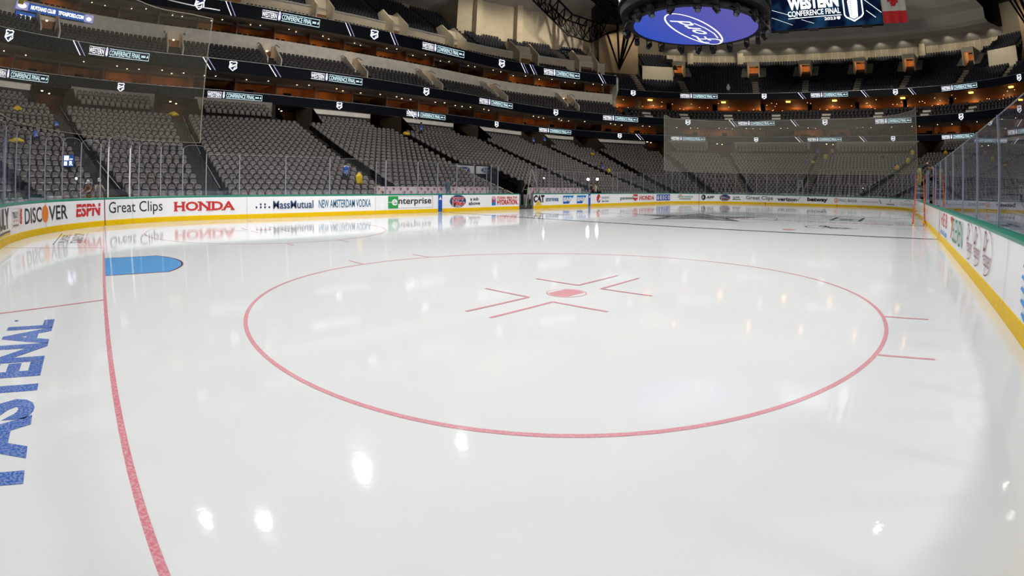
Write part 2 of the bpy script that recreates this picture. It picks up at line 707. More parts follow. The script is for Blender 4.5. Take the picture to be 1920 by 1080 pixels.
def map_plane(o, ex, ey, en, eps=0.01):
    o, ex, ey, en = map(Vector, (o, ex, ey, en))

    def f(u, v, lay):
        return tuple(o + ex * u + ey * v + en * (eps + 0.3 * eps * lay))
    return f

# ------------------------------------------------------------------ ice sheet and its painted markings
def build_ice():
    vs = [(p[0], p[1], 0.0) for p in BL[1:-1]]
    # drop duplicates
    q = []
    for p in vs:
        if not q or (Vector(p) - Vector(q[-1])).length > 1e-4:
            q.append(p)
    q = [(CX, CY, 0.0)] + q
    n = len(q) - 1
    fs = [(0, 1 + (i + 1) % n, 1 + i) for i in range(n)]
    fl = new_obj('floor', q, fs, ICE)
    tag(fl, 'white skating ice sheet inside the dasher boards', kind='structure')
    gx = 11 * FT
    dx = R - gx
    gy = math.sqrt(R * R - dx * dx)
    gy0, gy1 = R - gy, W - R + gy

    def mark(name, mt, fn, z=0.002):
        g = G(map_ice(0, 0))
        g.lay = int((z - 0.002) / 0.0004)
        fn(g)
        return g.build(name, fl)
    for e in (0, 1):
        X = (lambda x: x) if e == 0 else (lambda x: L - x)
        sg = 1 if e == 0 else -1
        rect = lambda g, xa, ya, xb, yb, m: g.rect(min(X(xa), X(xb)), ya, max(X(xa), X(xb)), yb, m)

        def crease(g):
            pts = [(X(gx), CY - 4 * FT)]
            r6 = 6 * FT
            a0 = math.asin(4 / 6.0)
            for i in range(17):
                a = -a0 + 2 * a0 * i / 16
                pts.append((X(gx + r6 * math.cos(a)), CY + r6 * math.sin(a)))
            pts.append((X(gx), CY + 4 * FT))
            g.poly(pts, ICE_BLUE)
            for a, b in zip(pts[:-1], pts[1:]):
                g.line([a, b], 0.05, ICE_RED)
                g.lay -= 1
        mark('goal_crease', ICE_BLUE, crease)
        mark('goal_line', ICE_RED, lambda g: rect(g, gx - .028, gy0, gx + .028, gy1, ICE_RED), 0.0036)
        mark('trapezoid_line', ICE_RED, lambda g: (g.line([(X(gx), CY - 11 * FT), (X(0.02), CY - 14 * FT)], .05, ICE_RED), g.line([(X(gx), CY + 11 * FT), (X(0.02), CY + 14 * FT)], .05, ICE_RED)), 0.003)
        for yy in (-22 * FT, 22 * FT):
            cx, cy = X(gx + 20 * FT), CY + yy

            def circ(g):
                g.ringe(cx, cy, 15 * FT, 15 * FT, .052, ICE_REDL, n=120)
                for hx in (-.85, .85):
                    dy = math.sqrt((15 * FT) ** 2 - .85 ** 2)
                    for q in (-1, 1):
                        g.line([(cx + hx, cy + q * dy), (cx + hx, cy + q * (dy + .62))], .05, ICE_REDL)
            mark('faceoff_circle', ICE_REDL, circ)

            def spotg(g):
                g.ell(cx, cy, .305, .305, ICE_REDL, 32)
                g.ell(cx, cy, .285, .285, ICE, 32)
                g.poly([(cx + .27 * math.cos(a), cy + .27 * math.sin(a)) for a in [math.radians(q) for q in list(range(-47, 48, 6)) + list(range(133, 228, 6))]], ICE_REDL)
                for sx in (-1, 1):
                    for sy in (-1, 1):
                        a = (cx + sx * .60, cy + sy * .22)
                        g.line([a, (cx + sx * (.60 + 1.2), cy + sy * .22)], .05, ICE_REDL)
                        g.line([a, (cx + sx * .60, cy + sy * (.22 + .9))], .05, ICE_REDL)
            mark('faceoff_spot', ICE_REDL, spotg, 0.0028)
    for bx in (22.86 + .0, 38.1):
        mark('blue_line', ICE_NAVY, lambda g: g.rect(bx - .15, 0.02, bx + .15, W - .02, ICE_NAVY), 0.003)
    mark('centre_line', ICE_RED, lambda g: [g.rect(CX - .15, y, CX + .15, y + .35, ICE_RED) for y in np.arange(0.05, W - .4, .62)] + [g.rect(CX - .15, 0.05, CX - .11, W - .05, ICE_RED), g.rect(CX + .11, .05, CX + .15, W - .05, ICE_RED)], 0.004)
    mark('centre_circle', ICE_NAVY, lambda g: g.ringe(CX, CY, 15 * FT, 15 * FT, .05, ICE_NAVY, n=100), 0.0024)
    for bx in (22.86 + 5 * FT, 38.1 - 5 * FT):
        for yy in (-22 * FT, 22 * FT):
            mark('neutral_spot', ICE_RED, lambda g: g.ell(bx, CY + yy, .305, .305, ICE_RED, 24), 0.0024)
    mark('referee_crease', ICE_RED, lambda g: g.ringe(CX, 0.02, 10 * FT, 10 * FT, .05, ICE_RED, n=40, a0=0, a1=math.pi), 0.0024)

    # big star of the home team at centre ice
    def star(g):
        def st(r1, r2, ox, oy, m, rot=0.35):
            pts = []
            for i in range(10):
                a = rot + math.pi * i / 5
                rr = r1 if i % 2 == 0 else r2
                pts.append((ox + rr * math.cos(a), oy + rr * math.sin(a)))
            g.put([(ox, oy)] + pts, [(0, 1 + i, 1 + (i + 1) % 10) for i in range(10)], m)
        st(4.0, 1.75, CX - .1, CY, ICE_BLACK)
        st(3.55, 1.5, CX - .1, CY, ICE_GREEN)
        st(2.7, 1.1, CX - .1, CY, ICE)
        st(2.4, .9, CX - .1, CY, ICE_GREEN)
    o = mark('star_emblem', ICE_BLACK, star, 0.0056)
    o['label'] = 'black outlined grey-green star painted at centre ice'

    # sponsor lettering behind the goal line, reading away from the camera
    g = G(map_ice(2.60, 4.0, math.pi / 2))
    g.text('FASTENAL', 0.64, 0.0, 4.62, .68, ICE_LET, bold=.045)
    g.ell(4.66, .60, .035, .035, ICE_LET, 12)
    g.build('ice_lettering', fl, 'large blue capital lettering painted behind the goal line')
    # playoff emblem on the far side behind the goal line
    g = G(map_ice(2.62, 17.6, math.pi / 2))
    g.text('STANLEY CUP', .2, .0, 3.3, .42, ICE_BLACK, bold=.03)
    g.text('PLAYOFFS', .5, .50, 2.9, .85, ICE_BLACK, bold=.02)
    g.rect(0, .93, 3.6, .98, ICE_BLACK)
    g.rect(.1, -.12, 3.4, -.07, ICE_RED)
    g.build('ice_playoff_emblem', fl, 'black and red playoff lettering painted behind the far part of the goal line')
    # neutral zone sponsor marks
    g = G(map_ice(34.6, 4.75, 0))
    g.frame(-2.0, -.95, -.02, .95, .22, ICE_TEAL)
    g.frame(.02, -.95, 2.0, .95, .2, ICE_BLACK)
    g.rect(-1.4, -.4, -.5, .4, ICE_GREEN)
    g.build('ice_square_emblem', fl, 'two dark square outlines painted in the neutral zone')
    g = G(map_ice(27.0, 4.7, -math.pi / 2))
    g.text('Dr', -.75, .0, -.2, .75, ICE_BLACK, bold=.05, shear=.3)
    g.text('Pepper', -.5, -.75, .95, .15, ICE_BLACK, bold=.05, shear=.3)
    g.ringe(0, 0, 1.35, 1.15, .07, ICE_BLACK, n=50, rot=.4, a0=.9, a1=5.6)
    g.build('ice_script_emblem', fl, 'oval script emblem painted beyond the blue line')
    g = G(map_ice(26.5, 20.5, -math.pi / 2))
    g.text('TEXAS', -1.4, -.4, 1.4, .4, ICE_BLACK, bold=.04)
    g.build('ice_state_lettering', fl)
    return fl


build_ice()


# ------------------------------------------------------------------ dasher boards with their advertisements
def seam(g, s, m=None, z0=.02, z1=1.03, w_=.012):
    g.rect(s, z0, s + w_, z1, m or AD['grey'])


def build_boards():
    runs = [('far side', -19.9, 22.2, 'white dasher boards along the far side by the player benches'),
            ('corner', -39.5, -19.9, 'white dasher boards round the near end corner past the goal crease'),
            ('far end', 22.2, 58.9, 'white dasher boards round the far end of the rink'),
            ('near side', 58.9, 103.5, 'white dasher boards along the near side beside the camera'),
            ('behind', 103.5, 119.6, 'white dasher boards round the corner beside the camera position')]
    rest = {}
    panels = {}
    for (nm, s0, s1, lab) in runs:
        root = empty('dasher_board', (*bpt((s0 + s1) / 2)[0], 0))
        tag(root, lab, 'rink boards', 'dasher boards round the rink')
        inv = root.matrix_basis
        org = Vector(root.location)

        def part(mb, name, label=None):
            mb.v = [tuple(Vector(v) - org) for v in mb.v]
            o = mb.build(name, root)
            if label and o:
                o['label'] = label
            return o
        gaps = [(s0, s1)]
        if nm == 'far side':
            gaps = [(s0, -.80), (.72, s1)]
        for (a, b) in gaps:
            m = MB()
            board_band(m, [(0, .0), (0, 1.04), (-.10, 1.04), (-.10, .0)], a, b, WHITE)
            fp = part(m, 'facing_panel')
            panels.setdefault(nm, []).append(fp)
            m = MB()
            board_band(m, [(.0, .001), (.012, .002), (.012, .20), (0, .215)], a, b, YELLOW)
            part(m, 'kick_plate', 'yellow kick plate')
            m = MB()
            board_band(m, [(.006, 1.035), (.006, 1.075), (-.03, 1.10), (-.27, 1.10), (-.27, 1.02), (0, 1.02), (.006, 1.035)], a, b, GREEN)
            part(m, 'cap_rail', 'green cap rail')
        rest[nm] = (root, org)

    def ad(run, name, label, fn):
        root, org = rest[run]
        g = G(map_board, .3)
        fn(g)
        mx_ = sum(v[0] for v in g.mb.v) / len(g.mb.v)
        g.mb.v = [tuple(Vector(v) - org) for v in g.mb.v]
        pl = panels[run]
        g.build(name, pl[1] if len(pl) > 1 and mx_ > CX - .04 else pl[0], label)
    A = AD

    # near end corner
    def f(g):
        g.text('TRULY', -36.6, .42, -34.42, .98, A['black'], bold=.03)
        g.rect(-36.6, .24, -34.35, .30, A['gold'])
        g.rect(-36.6, .32, -34.35, .36, A['black'])
        g.frame(-34.13, .40, -33.42, .93, .012, A['pink'])
        g.text('TRULY', -34.05, .66, -33.5, .84, A['black'], bold=.03)
        g.text('SELTZER', -34.0, .56, -33.55, .61, A['red'], bold=.02)
        g.rect(-34.05, .44, -33.5, .47, A['black'])
        for k in range(4):
            g.ell(-33.27 + .03 * (k % 2), .52 + .11 * k, .085, .07, A['red'], 12)
    ad('corner', 'advertisement', 'black seltzer lettering beside a small framed logo', f)
    ad('corner', 'advertisement', 'black capital lettering with an orange ball for its letter O', lambda g: (
        g.text('DISC', -32.85, .41, -31.50, .90, A['black'], bold=.012), g.ell(-31.25, .655, .235, .28, A['orange'], 32),
        g.text('VER', -30.98, .41, -29.72, .90, A['black'], bold=.012)))

    def f(g):
        g.text('ESPN', -29.18, .42, -27.68, .90, A['red'], bold=.04, shear=.1)
        g.rect(-29.2, .735, -27.66, .765, WHITE)
    ad('corner', 'advertisement', 'red slanted capital lettering with a white stripe through it', f)
    ad('corner', 'advertisement', 'black rounded lettering next to the goal line', lambda g: g.text('Great Clips', -27.2, .34, -24.25, .92, A['black'], bold=.0))

    def honda(g, s0, s1):
        wd = (s1 - s0)
        g.text('HONDA', s0, .43, s1, .84, A['red'], bold=.03)
        # slab serifs
        cell = wd / 5.05
        for i, feet in enumerate(((.12, .80), (), (.12, .86), (.1,), (.08, .90))):
            for q in feet:
                c = s0 + cell * (i + q * .95)
                g.rect(c - cell * .17, .43, c + cell * .17, .48, A['red'])
                if i < 4:
                    g.rect(c - cell * .17, .79, c + cell * .17, .84, A['red'])
    ad('corner', 'advertisement', 'red slab-serif capital word', lambda g: honda(g, -23.62, -20.5))

    ad('corner', 'goal_line_stripe', 'dark red upright stripe continuing the goal line', lambda g: seam(g, -27.47, A['maroon'], .02, 1.05, .05))
    for q in (-25.88, -31.2):
        ad('corner', 'board_seam', None, lambda g, q=q: seam(g, q))
    ad('corner', 'gate_mark', None, lambda g: seam(g, -35.45, A['black'], .0, .22))

    # far side
    def f(g):
        for (a, b) in ((-19.35, .52), (-19.12, .52), (-18.89, .52), (-19.12, .66), (-18.89, .66), (-18.66, .52)):
            g.ell(a, b, .05, .05, A['navy'], 12)
        g.text('MassMutual', -18.45, .43, -16.2, .82, A['navy'], bold=.012)
    ad('far side', 'advertisement', 'navy lettering led by a group of dots', f)
    ad('far side', 'advertisement', 'tall condensed blue capital lettering', lambda g: (g.text('NEW AMSTERDAM VODKA', -15.88, .42, -12.70, .84, A['teal'], bold=.01)))

    def f(g):
        g.frame(-11.55, .30, -8.38, .98, .012, A['black'])
        g.rect(-11.55, .30, -10.88, .98, A['green'])
        g.text('e', -11.32, .46, -10.93, .82, A['white'], bold=.03)
        g.rect(-11.55, .625, -11.1, .66, A['white'])
        g.text('nterprise', -10.86, .42, -8.5, .88, A['black'], bold=.012)
    ad('far side', 'advertisement', 'green and white framed logo with black lower-case lettering', f)
    for (a, b) in ((-7.97, -7.66), (7.59, 7.90)):
        ad('far side', 'line_marker', 'blue upright marker where the blue line meets the boards', lambda g, a=a, b=b: (
            g.rect(a, .02, b, 1.03, A['blue']), g.poly([(a + .03, .74), (b - .03, .74), (b - .13, .95)], A['white'])))

    def jm(g, s0, s1):
        c, r = (s0 + s1) / 2, (s1 - s0) / 2
        g.ell(c, .64, r, .40, A['grey'], 32)
        g.ell(c, .64, r * .94, .375, A['navy'], 32)
        g.text('Jersey', c - r * .72, .66, c + r * .8, .95, A['white'], bold=.07)
        g.text('Mikes', c - r * .66, .36, c + r * .8, .68, A['white'], bold=.08)
        g.text('Jersey', c - r * .68, .68, c + r * .76, .93, A['red'], bold=.03)
        g.text('Mikes', c - r * .60, .38, c + r * .74, .66, A['red'], bold=.035)
        g.text('SUBS', c - r * .3, .27, c + r * .3, .34, A['white'], bold=.04)
    ad('far side', 'advertisement', 'round navy sandwich badge with red lettering', lambda g: jm(g, -7.07, -5.72))
    ad('far side', 'advertisement', 'two short lines of black lower-case lettering', lambda g: (
        g.text('a sub', -5.36, .66, -4.66, .88, A['black'], bold=.02), g.text('above', -5.5, .38, -4.52, .60, A['black'], bold=.02)))

    def f(g):
        g.rect(-3.46, .32, -3.1, .84, A['sap'])
        g.ell(-3.28, .80, .17, .12, A['pink'], 16)
        g.text('BIO', -3.44, .5, -3.12, .7, A['red'], bold=.05)
        g.text('CLEAN. HEALTHY.', -2.97, .74, -.95, .90, A['red'], bold=.03)
        g.text('HYDRATION.', -2.97, .34, -.95, .70, A['red'], bold=.03)
    ad('far side', 'advertisement', 'two lines of red lettering beside a small blue bottle icon', f)

    def f(g):
        g.text('CAT', .74, .42, 1.95, .98, A['black'], bold=.06)
        g.poly([(.80, .24), (1.72, .24), (1.26, .64)], A['white'])
        g.poly([(.88, .24), (1.64, .24), (1.26, .58)], A['gold'])
        g.text("LET'S DO THE WORK.", 2.1, .50, 3.65, .76, A['teal'], bold=.04)
    ad('far side', 'advertisement', 'black capital lettering over a yellow triangle', f)

    def sap(g, s0, s1):
        wd = s1 - s0
        g.poly([(s0, .30), (s0 + wd * .52, .30), (s1, .92), (s0, .92)], A['sap'])
        g.poly([(s0, .30), (s0 + wd * .52, .30), (s0 + wd * .60, .40), (s0, .40)], A['blue'])
        g.text('SAP', s0 + .02, .45, s0 + wd * .80, .80, A['white'], bold=.08)
    ad('far side', 'advertisement', 'blue cut-corner logo nearer the gate', lambda g: sap(g, 4.2, 5.6))
    ad('far side', 'advertisement', 'blue cut-corner logo beside the blue marker', lambda g: sap(g, 6.0, 7.35))

    def f(g):
        g.ell(9.12, .65, .30, .36, A['white'], 24)
        g.poly([(9.12 + .30 * math.cos(a), .65 + .36 * math.sin(a)) for a in [math.radians(q) for q in range(35, 250, 12)]], A['red'])
        g.poly([(9.12 + .29 * math.cos(a), .65 + .35 * math.sin(a)) for a in [math.radians(q) for q in range(235, 350, 12)]], A['navy'])
        g.text('pepsi', 9.55, .52, 10.75, .90, A['grey'], bold=.0)
        g.text('ZERO SUGAR', 9.6, .34, 10.7, .46, A['navy'], bold=.03)
    ad('far side', 'advertisement', 'red, white and blue globe beside thin grey lettering', f)

    def f(g):
        g.text('guaranteed', 12.62, .42, 14.9, .80, A['black'], bold=.01)
        g.poly([(14.95, .98), (15.85, .98), (15.85, .55), (15.4, .34), (14.95, .55)], A['red'])
        g.text('Rate', 15.0, .64, 15.8, .86, A['white'], bold=.04)
    ad('far side', 'advertisement', 'black lower-case lettering ending in a red shield', f)
    ad('far side', 'advertisement', 'small red slab-serif capital word', lambda g: honda(g, 16.2, 19.3))

    def f(g):
        for k, ch in enumerate('GEICO'):
            a = 19.85 + k * .63 - (.12 if k > 2 else 0)
            g.rect(a, .32, a + (.6 if ch != 'I' else .42), .96, A['blue'])
            g.text(ch, a + .1, .42, a + (.5 if ch != 'I' else .3), .86, A['white'], bold=.06)
    ad('far side', 'advertisement', 'white capitals in five blue blocks', f)
    for q in (-19.86, -12.4):
        ad('far side', 'board_seam', None, lambda g, q=q: seam(g, q))

    # far end
    def f(g):
        g.poly([(24.5, .85), (24.62, .98), (24.78, .90), (24.92, .98), (25.0, .82)], A['orange'])
        g.text('DRAFTKINGS', 24.35, .60, 26.6, .80, A['dgreen'], bold=.01)
        g.text('SPORTSBOOK', 24.6, .40, 26.4, .52, A['black'], bold=.03)
    ad('far end', 'advertisement', 'small green and black lettering under an orange crown', f)
    ad('far end', 'goal_line_stripe', 'thin red upright stripe', lambda g: seam(g, 27.45, A['maroon'], .02, 1.05, .05))

    def f(g):
        g.ell(28.05, .66, .30, .33, A['black'], 8)
        g.ell(28.05, .66, .16, .18, A['white'], 14)
        g.text('APP', 28.42, .50, 29.4, .82, A['black'], bold=.03, shear=.15)
    ad('far end', 'advertisement', 'black rounded app icon with slanted capitals', f)
    ad('far end', 'advertisement', 'round badge on the corner with red lettering', lambda g: jm(g, 30.05, 31.35))
    ad('far end', 'advertisement', 'two tiny lines of black lettering', lambda g: (
        g.text('a sub', 31.7, .66, 32.45, .84, A['black'], bold=.03), g.text('above', 31.62, .42, 32.55, .60, A['black'], bold=.03)))
    ad('far end', 'advertisement', 'thin black rounded lettering on the far end boards', lambda g: g.text('Great Clips', 33.22, .38, 36.45, .92, A['black'], bold=.004))
    ad('far end', 'advertisement', 'black lower-case lettering ending in a tick', lambda g: (
        g.text('verizon', 37.0, .42, 39.3, .82, A['black'], bold=.03), g.line([(39.35, .66), (39.45, .5), (39.75, .92)], .05, A['black'])))
    ad('far end', 'advertisement', 'bold black lower-case lettering at the middle of the far end', lambda g: g.text('betway', 40.55, .36, 42.95, .92, A['black'], bold=.05))

    def f(g):
        g.ringe(43.95, .66, .26, .26, .07, A['orange'], 24)
        g.poly([(43.83, .58), (44.07, .58), (43.95, .80)], A['orange'])
        g.text('PNC BANK', 44.32, .50, 46.45, .82, A['teal'], bold=.0)
    ad('far end', 'advertisement', 'teal capitals beside a small orange ring', f)
    ad('far end', 'advertisement', 'thin dark lettering with a slanted tail mark', lambda g: (
        g.text('American Airlines', 46.95, .52, 49.15, .72, A['grey'], bold=.0), g.line([(49.3, .86), (49.42, .66), (49.6, .46)], .09, A['navy'])))
    ad('far end', 'advertisement', 'tiny black lettering under a small hook mark', lambda g: (
        g.text('WINSTAR', 50.3, .38, 51.7, .50, A['black'], bold=.05), g.ringe(51.0, .78, .13, .17, .05, A['black'], 16, a0=.5, a1=5)))
    ad('far end', 'goal_line_stripe', 'thin upright stripe near the stepladder', lambda g: seam(g, 51.97, A['grey'], .02, 1.05, .03))
    ad('far end', 'advertisement', 'grey-blue lettering under a curved arc', lambda g: (
        g.text('Comerica', 52.7, .42, 56.0, .74, A['grey'], bold=.0), g.ringe(54.5, .68, 1.0, .28, .05, A['teal'], 24, a0=.3, a1=2.8)))
    ad('far end', 'gate_mark', None, lambda g: (seam(g, 35.54, A['maroon'], .0, .22, .06), seam(g, 44.02, A['maroon'], .0, .22, .06)))

    # near side
    def f(g):
        for k, a in enumerate((87.9, 88.75, 89.6)):
            g.text('HEB'[k], a, .56, a + .5, .98, A['red'], bold=.0)
        g.text('H-E-B', 87.8, .28, 90.1, .42, A['sap'], bold=.03)
    ad('near side', 'advertisement', 'three tall red capitals over small blue lettering', f)

    def f(g):
        g.text('7', 91.25, .38, 91.75, .90, A['orange'], bold=.02)
        g.rect(91.2, .88, 91.75, .98, A['red'])
        g.text('ELEVEN', 91.85, .36, 94.15, .96, A['dgreen'], bold=-.002)
    ad('near side', 'advertisement', 'tall green capitals led by an orange and red numeral', f)
    for k, c in enumerate((95.35, 96.45, 97.65)):
        def f(g, c=c):
            g.text('Dr', c - .42, .66, c + .02, 1.0, A['maroon'], bold=-.005, shear=.3)
            g.text('Pepper', c - .42, .34, c + .42, .72, A['maroon'], bold=-.005, shear=.3)
            g.ringe(c - .02, .66, .56, .37, .02, A['maroon'], 40, rot=.1, a0=-1.9, a1=1.25)
        ad('near side', 'advertisement', ('maroon script emblem beside the green capitals', 'middle maroon script emblem of the three', 'maroon script emblem before the blank white panel')[k], f)

    def f(g):
        for k in range(6):
            z = .26 + k * .13
            hw = math.sqrt(max(.02, .42 ** 2 - (z - .6) ** 2)) if abs(z - .6) < .42 else .15
            pts = [(100.75 - hw, z + .03), (100.75, z - .02), (100.75 + hw, z + .03), (100.75 + hw * .9, z + .09), (100.75, z + .05), (100.75 - hw * .9, z + .07)]
            g.poly(pts, A['sky'])
    ad('near side', 'advertisement', 'striped blue globe beside the camera', f)

    ad('near side', 'board_seam', None, lambda g: seam(g, 99.35))
    ad('near side', 'line_marker', 'narrow dark marker where the blue line meets the near boards', lambda g: seam(g, 87.05, A['navy'], .02, 1.03, .10))
    ad('near side', 'board_seam', None, lambda g: seam(g, 81.5, A['grey'], .02, 1.03, .05))


build_boards()


# ------------------------------------------------------------------ acrylic panes with their posts
def build_glass():
    """each pane of acrylic with the post at its end is one thing"""
    runs = []
    # (list of s posts, bottom z, top z, curved top, label, group)
    corner = [-27.6 - 1.155 * k for k in range(26, -1, -1)] + [-27.15]
    runs.append((corner, 1.10, 3.30, True, 'arched-top glass pane on the near end corner boards', 'arched glass panes on the near end corner'))
    runs.append(([-25.92, -25.45, -24.3, -23.15, -21.97], 1.10, 3.35, True, 'arched-top glass pane on the far boards over the large black lettering', 'arched glass panes over the black lettering'))
    runs.append(([-27.15, -25.92], 1.10, 3.55, True, 'taller arched glass gate pane just past the goal line', None))
    fs1 = [-21.95, -20.22, -17.72, -15.19, -12.64]
    runs.append((fs1, 1.10, 2.97, False, 'straight glass pane on the far boards before the player bench', 'glass panes before the player bench'))
    runs.append(([-11.66, -9.4, -7.92, -6.40, -4.96, -3.43, -2.79], 1.10, 2.95, False, 'glass pane standing before the white player bench', 'glass panes at the player bench'))
    runs.append(([1.15, 2.68, 4.18, 5.70, 7.8], 1.10, 2.80, False, 'glass pane standing before the bench beside the work lights', 'glass panes at the second bench'))
    runs.append(([11.51, 12.32, 14.72, 17.2, 19.7, 22.2], 1.10, 2.95, False, 'glass pane on the far boards beyond the second bench', 'glass panes beyond the second bench'))
    fe = [22.2 + (58.9 - 22.2) * k / 30 for k in range(31)]
    runs.append((fe, 1.10, 3.50, False, 'glass pane round the far end of the rink', 'glass panes round the far end'))
    ns = [58.9 + 2.5 * k for k in range(5)] + [71.4 + 2.44 * k for k in range(0)]
    runs.append(([58.9, 61.3, 63.7, 66.1, 68.5], 1.10, 2.83, False, 'glass pane on the near boards by the far corner', 'glass panes on the near side far corner'))
    near = [159.075 - (30.48 - CX) * 0]
    xs = [28.6, 27.0, 24.5, 22.0, 19.57, 17.05, 14.56, 12.1, 9.78]
    runs.append(([79.54 - (x - CX) for x in (35.0, 33.8, 32.6, 31.4)], 1.10, 2.83, False, 'glass pane on the near boards beyond the orange stepladder', 'glass panes beyond the stepladder'))
    runs.append(([79.54 - (x - CX) for x in xs], 1.10, 2.83, False, 'tall glass pane with post on the near boards beside the camera', 'glass panes on the near side'))
    runs.append(([100.24, 101.42], 1.10, 2.83, False, 'glass pane round the corner beside the camera position', 'glass panes round the camera corner'))
    for (ss, z0, z1, arch, lab, grp) in runs:
        for a, b in zip(ss[:-1], ss[1:]):
            pa, va, na = bpt(a)
            pb, vb, nb = bpt(b)
            pm, vm, nm_ = bpt((a + b) / 2)
            o_ = Vector((pa[0] - na[0] * .12, pa[1] - na[1] * .12, z0))
            e_ = Vector((pb[0] - nb[0] * .12, pb[1] - nb[1] * .12, z0))
            root = empty('glass_screen', o_)
            tag(root, lab, 'rink glass', grp)
            d = e_ - o_
            ln = d.length
            dx = d / ln
            nr = Vector((dx.y, -dx.x, 0))
            hgt = z1 - z0
            n = 8 if arch else 1
            top = []
            for i in range(n + 1):
                u = i / n
                k = (0.0 if not arch else (-.16 * (2 * u - 1) ** 4))
                top.append((u, hgt + k))
            vs, fsq = [], []
            for side in (-.006, .006):
                for (u, h) in top:
                    q = dx * (.02 + u * (ln - .04)) + nr * side
                    vs += [tuple(q), tuple(q + Vector((0, 0, h)))]
            m1 = (n + 1) * 2
            for i in range(n):
                k = 2 * i
                fsq.append((k, k + 2, k + 3, k + 1))
                fsq.append((m1 + k, m1 + k + 1, m1 + k + 3, m1 + k + 2))
            new_obj('glass_sheet', vs, fsq, GLASSN if grp == 'glass panes on the near side' else GLASS, root)
            m = MB()
            m.box((0, 0, hgt / 2 + (-0.08 if arch else .0)), (.045, .045, hgt + (-.16 if arch else .02)), POST)
            m.build('post', root)
            if arch:
                m = MB()
                pts = [dx * (u * ln) + Vector((0, 0, h)) for u, h in top]
                m.path(pts, .010, ALU, 4)
                m.build('edge_trim', root)
            else:
                m = MB()
                m.bar(Vector((0, 0, hgt)), dx * ln + Vector((0, 0, hgt)), .010, ALU)
                m.build('edge_trim', root)
    # return panes at the ends of the benches
    for (x, lab) in ((18.85, 'glass return pane at the near end of the player bench'), (27.69, 'glass return pane at the gate end of the player bench'), (38.4, 'glass return pane beside the work lights')):
        root = empty('glass_screen', (x, W + .12, 1.1))
        tag(root, lab, 'rink glass')
        new_obj('glass_sheet', [(0, 0, 0), (0, 1.1, 0), (0, 1.1, 1.85), (0, 0, 1.85)], [(0, 1, 2, 3)], GLASS, root)
        m = MB()
        m.box((0, 1.1, .6), (.05, .05, 2.5), POST)
        m.box((0, 0, .93), (.05, .05, 1.87), POST)
        m.build('post', root)
    # photographers' gate posts on the near end corner
    root = empty('gate_post', (*(bpt(-27.15)[0] - bpt(-27.15)[2] * .12), 1.09))
    tag(root, 'thick white gate post just past the goal line on the far boards', 'post')
    m = MB()
    m.box((0, 0, 1.0), (.06, .06, 2.0), POSTW)
    m.build('post_tube', root)
    root = empty('gate_post', (*(bpt(-25.95)[0] - bpt(-25.95)[2] * .12), 1.09))
    tag(root, 'thick grey-white gate post next to the large black lettering', 'post')
    m = MB()
    m.box((0, 0, 1.0), (.06, .06, 2.0), POSTW)
    m.build('post_tube', root)


build_glass()


# ------------------------------------------------------------------ safety nets
def build_net(name, s0, s1, zlow, ztopf, pitch, wd, label, mt, sag=None):
    vs, fs = [], []

    def strip(pts, n_, w_):
        k = len(vs)
        for (p, nrm, up) in pts:
            vs.append((p[0] + up[0] * w_ / 2, p[1] + up[1] * w_ / 2, p[2] + up[2] * w_ / 2))
            vs.append((p[0] - up[0] * w_ / 2, p[1] - up[1] * w_ / 2, p[2] - up[2] * w_ / 2))
        for i in range(len(pts) - 1):
            fs.append((k + 2 * i, k + 2 * i + 2, k + 2 * i + 3, k + 2 * i + 1))
    ns = int((s1 - s0) / pitch)
    off = -.16
    for i in range(ns + 1):
        s = s0 + (s1 - s0) * i / ns
        p, v, n = bpt(s)
        q = p + n * off
        zt = ztopf((s - s0) / (s1 - s0))
        strip([((q[0], q[1], zlow), n, (v[0], v[1], 0)), ((q[0], q[1], zt), n, (v[0], v[1], 0))], 1, wd)
    z = zlow
    zmax = max(ztopf(u) for u in (0, .5, 1))
    seg = []
    ss = np.arange(s0, s1 + .3, .6)
    ss = np.append(ss[ss < s1], s1)
    base = [(bpt(s)[0] + bpt(s)[2] * off) for s in ss]
    while z <= zmax:
        run = []
        for s, q in zip(ss, base):
            if z <= ztopf((s - s0) / (s1 - s0)) + .05:
                run.append(((q[0], q[1], z), None, (0, 0, 1)))
            else:
                if len(run) > 1:
                    strip(run, 1, wd)
                run = []
        if len(run) > 1:
            strip(run, 1, wd)
        z += pitch
    p0 = Vector((*base[0], zlow))
    root = empty(name, p0)
    tag(root, label, 'safety net')
    vs = [tuple(Vector(v) - p0) for v in vs]
    new_obj('netting', vs, fs, mt, root)
    # edge ropes
    m = MB()
    top = [Vector((*q, ztopf((s - s0) / (s1 - s0)))) - p0 for s, q in zip(ss, base)]
    m.path(top, .035, mt, 4)
    m.bar(Vector((*base[0], zlow)) - p0, top[0], .04, mt)
    m.bar(Vector((*base[-1], zlow)) - p0, top[-1], .04, mt)
    m.path([Vector((*q, zlow)) - p0 for q in base], .02, mt, 4)
    m.build('edge_rope', root)
    return root, p0, top


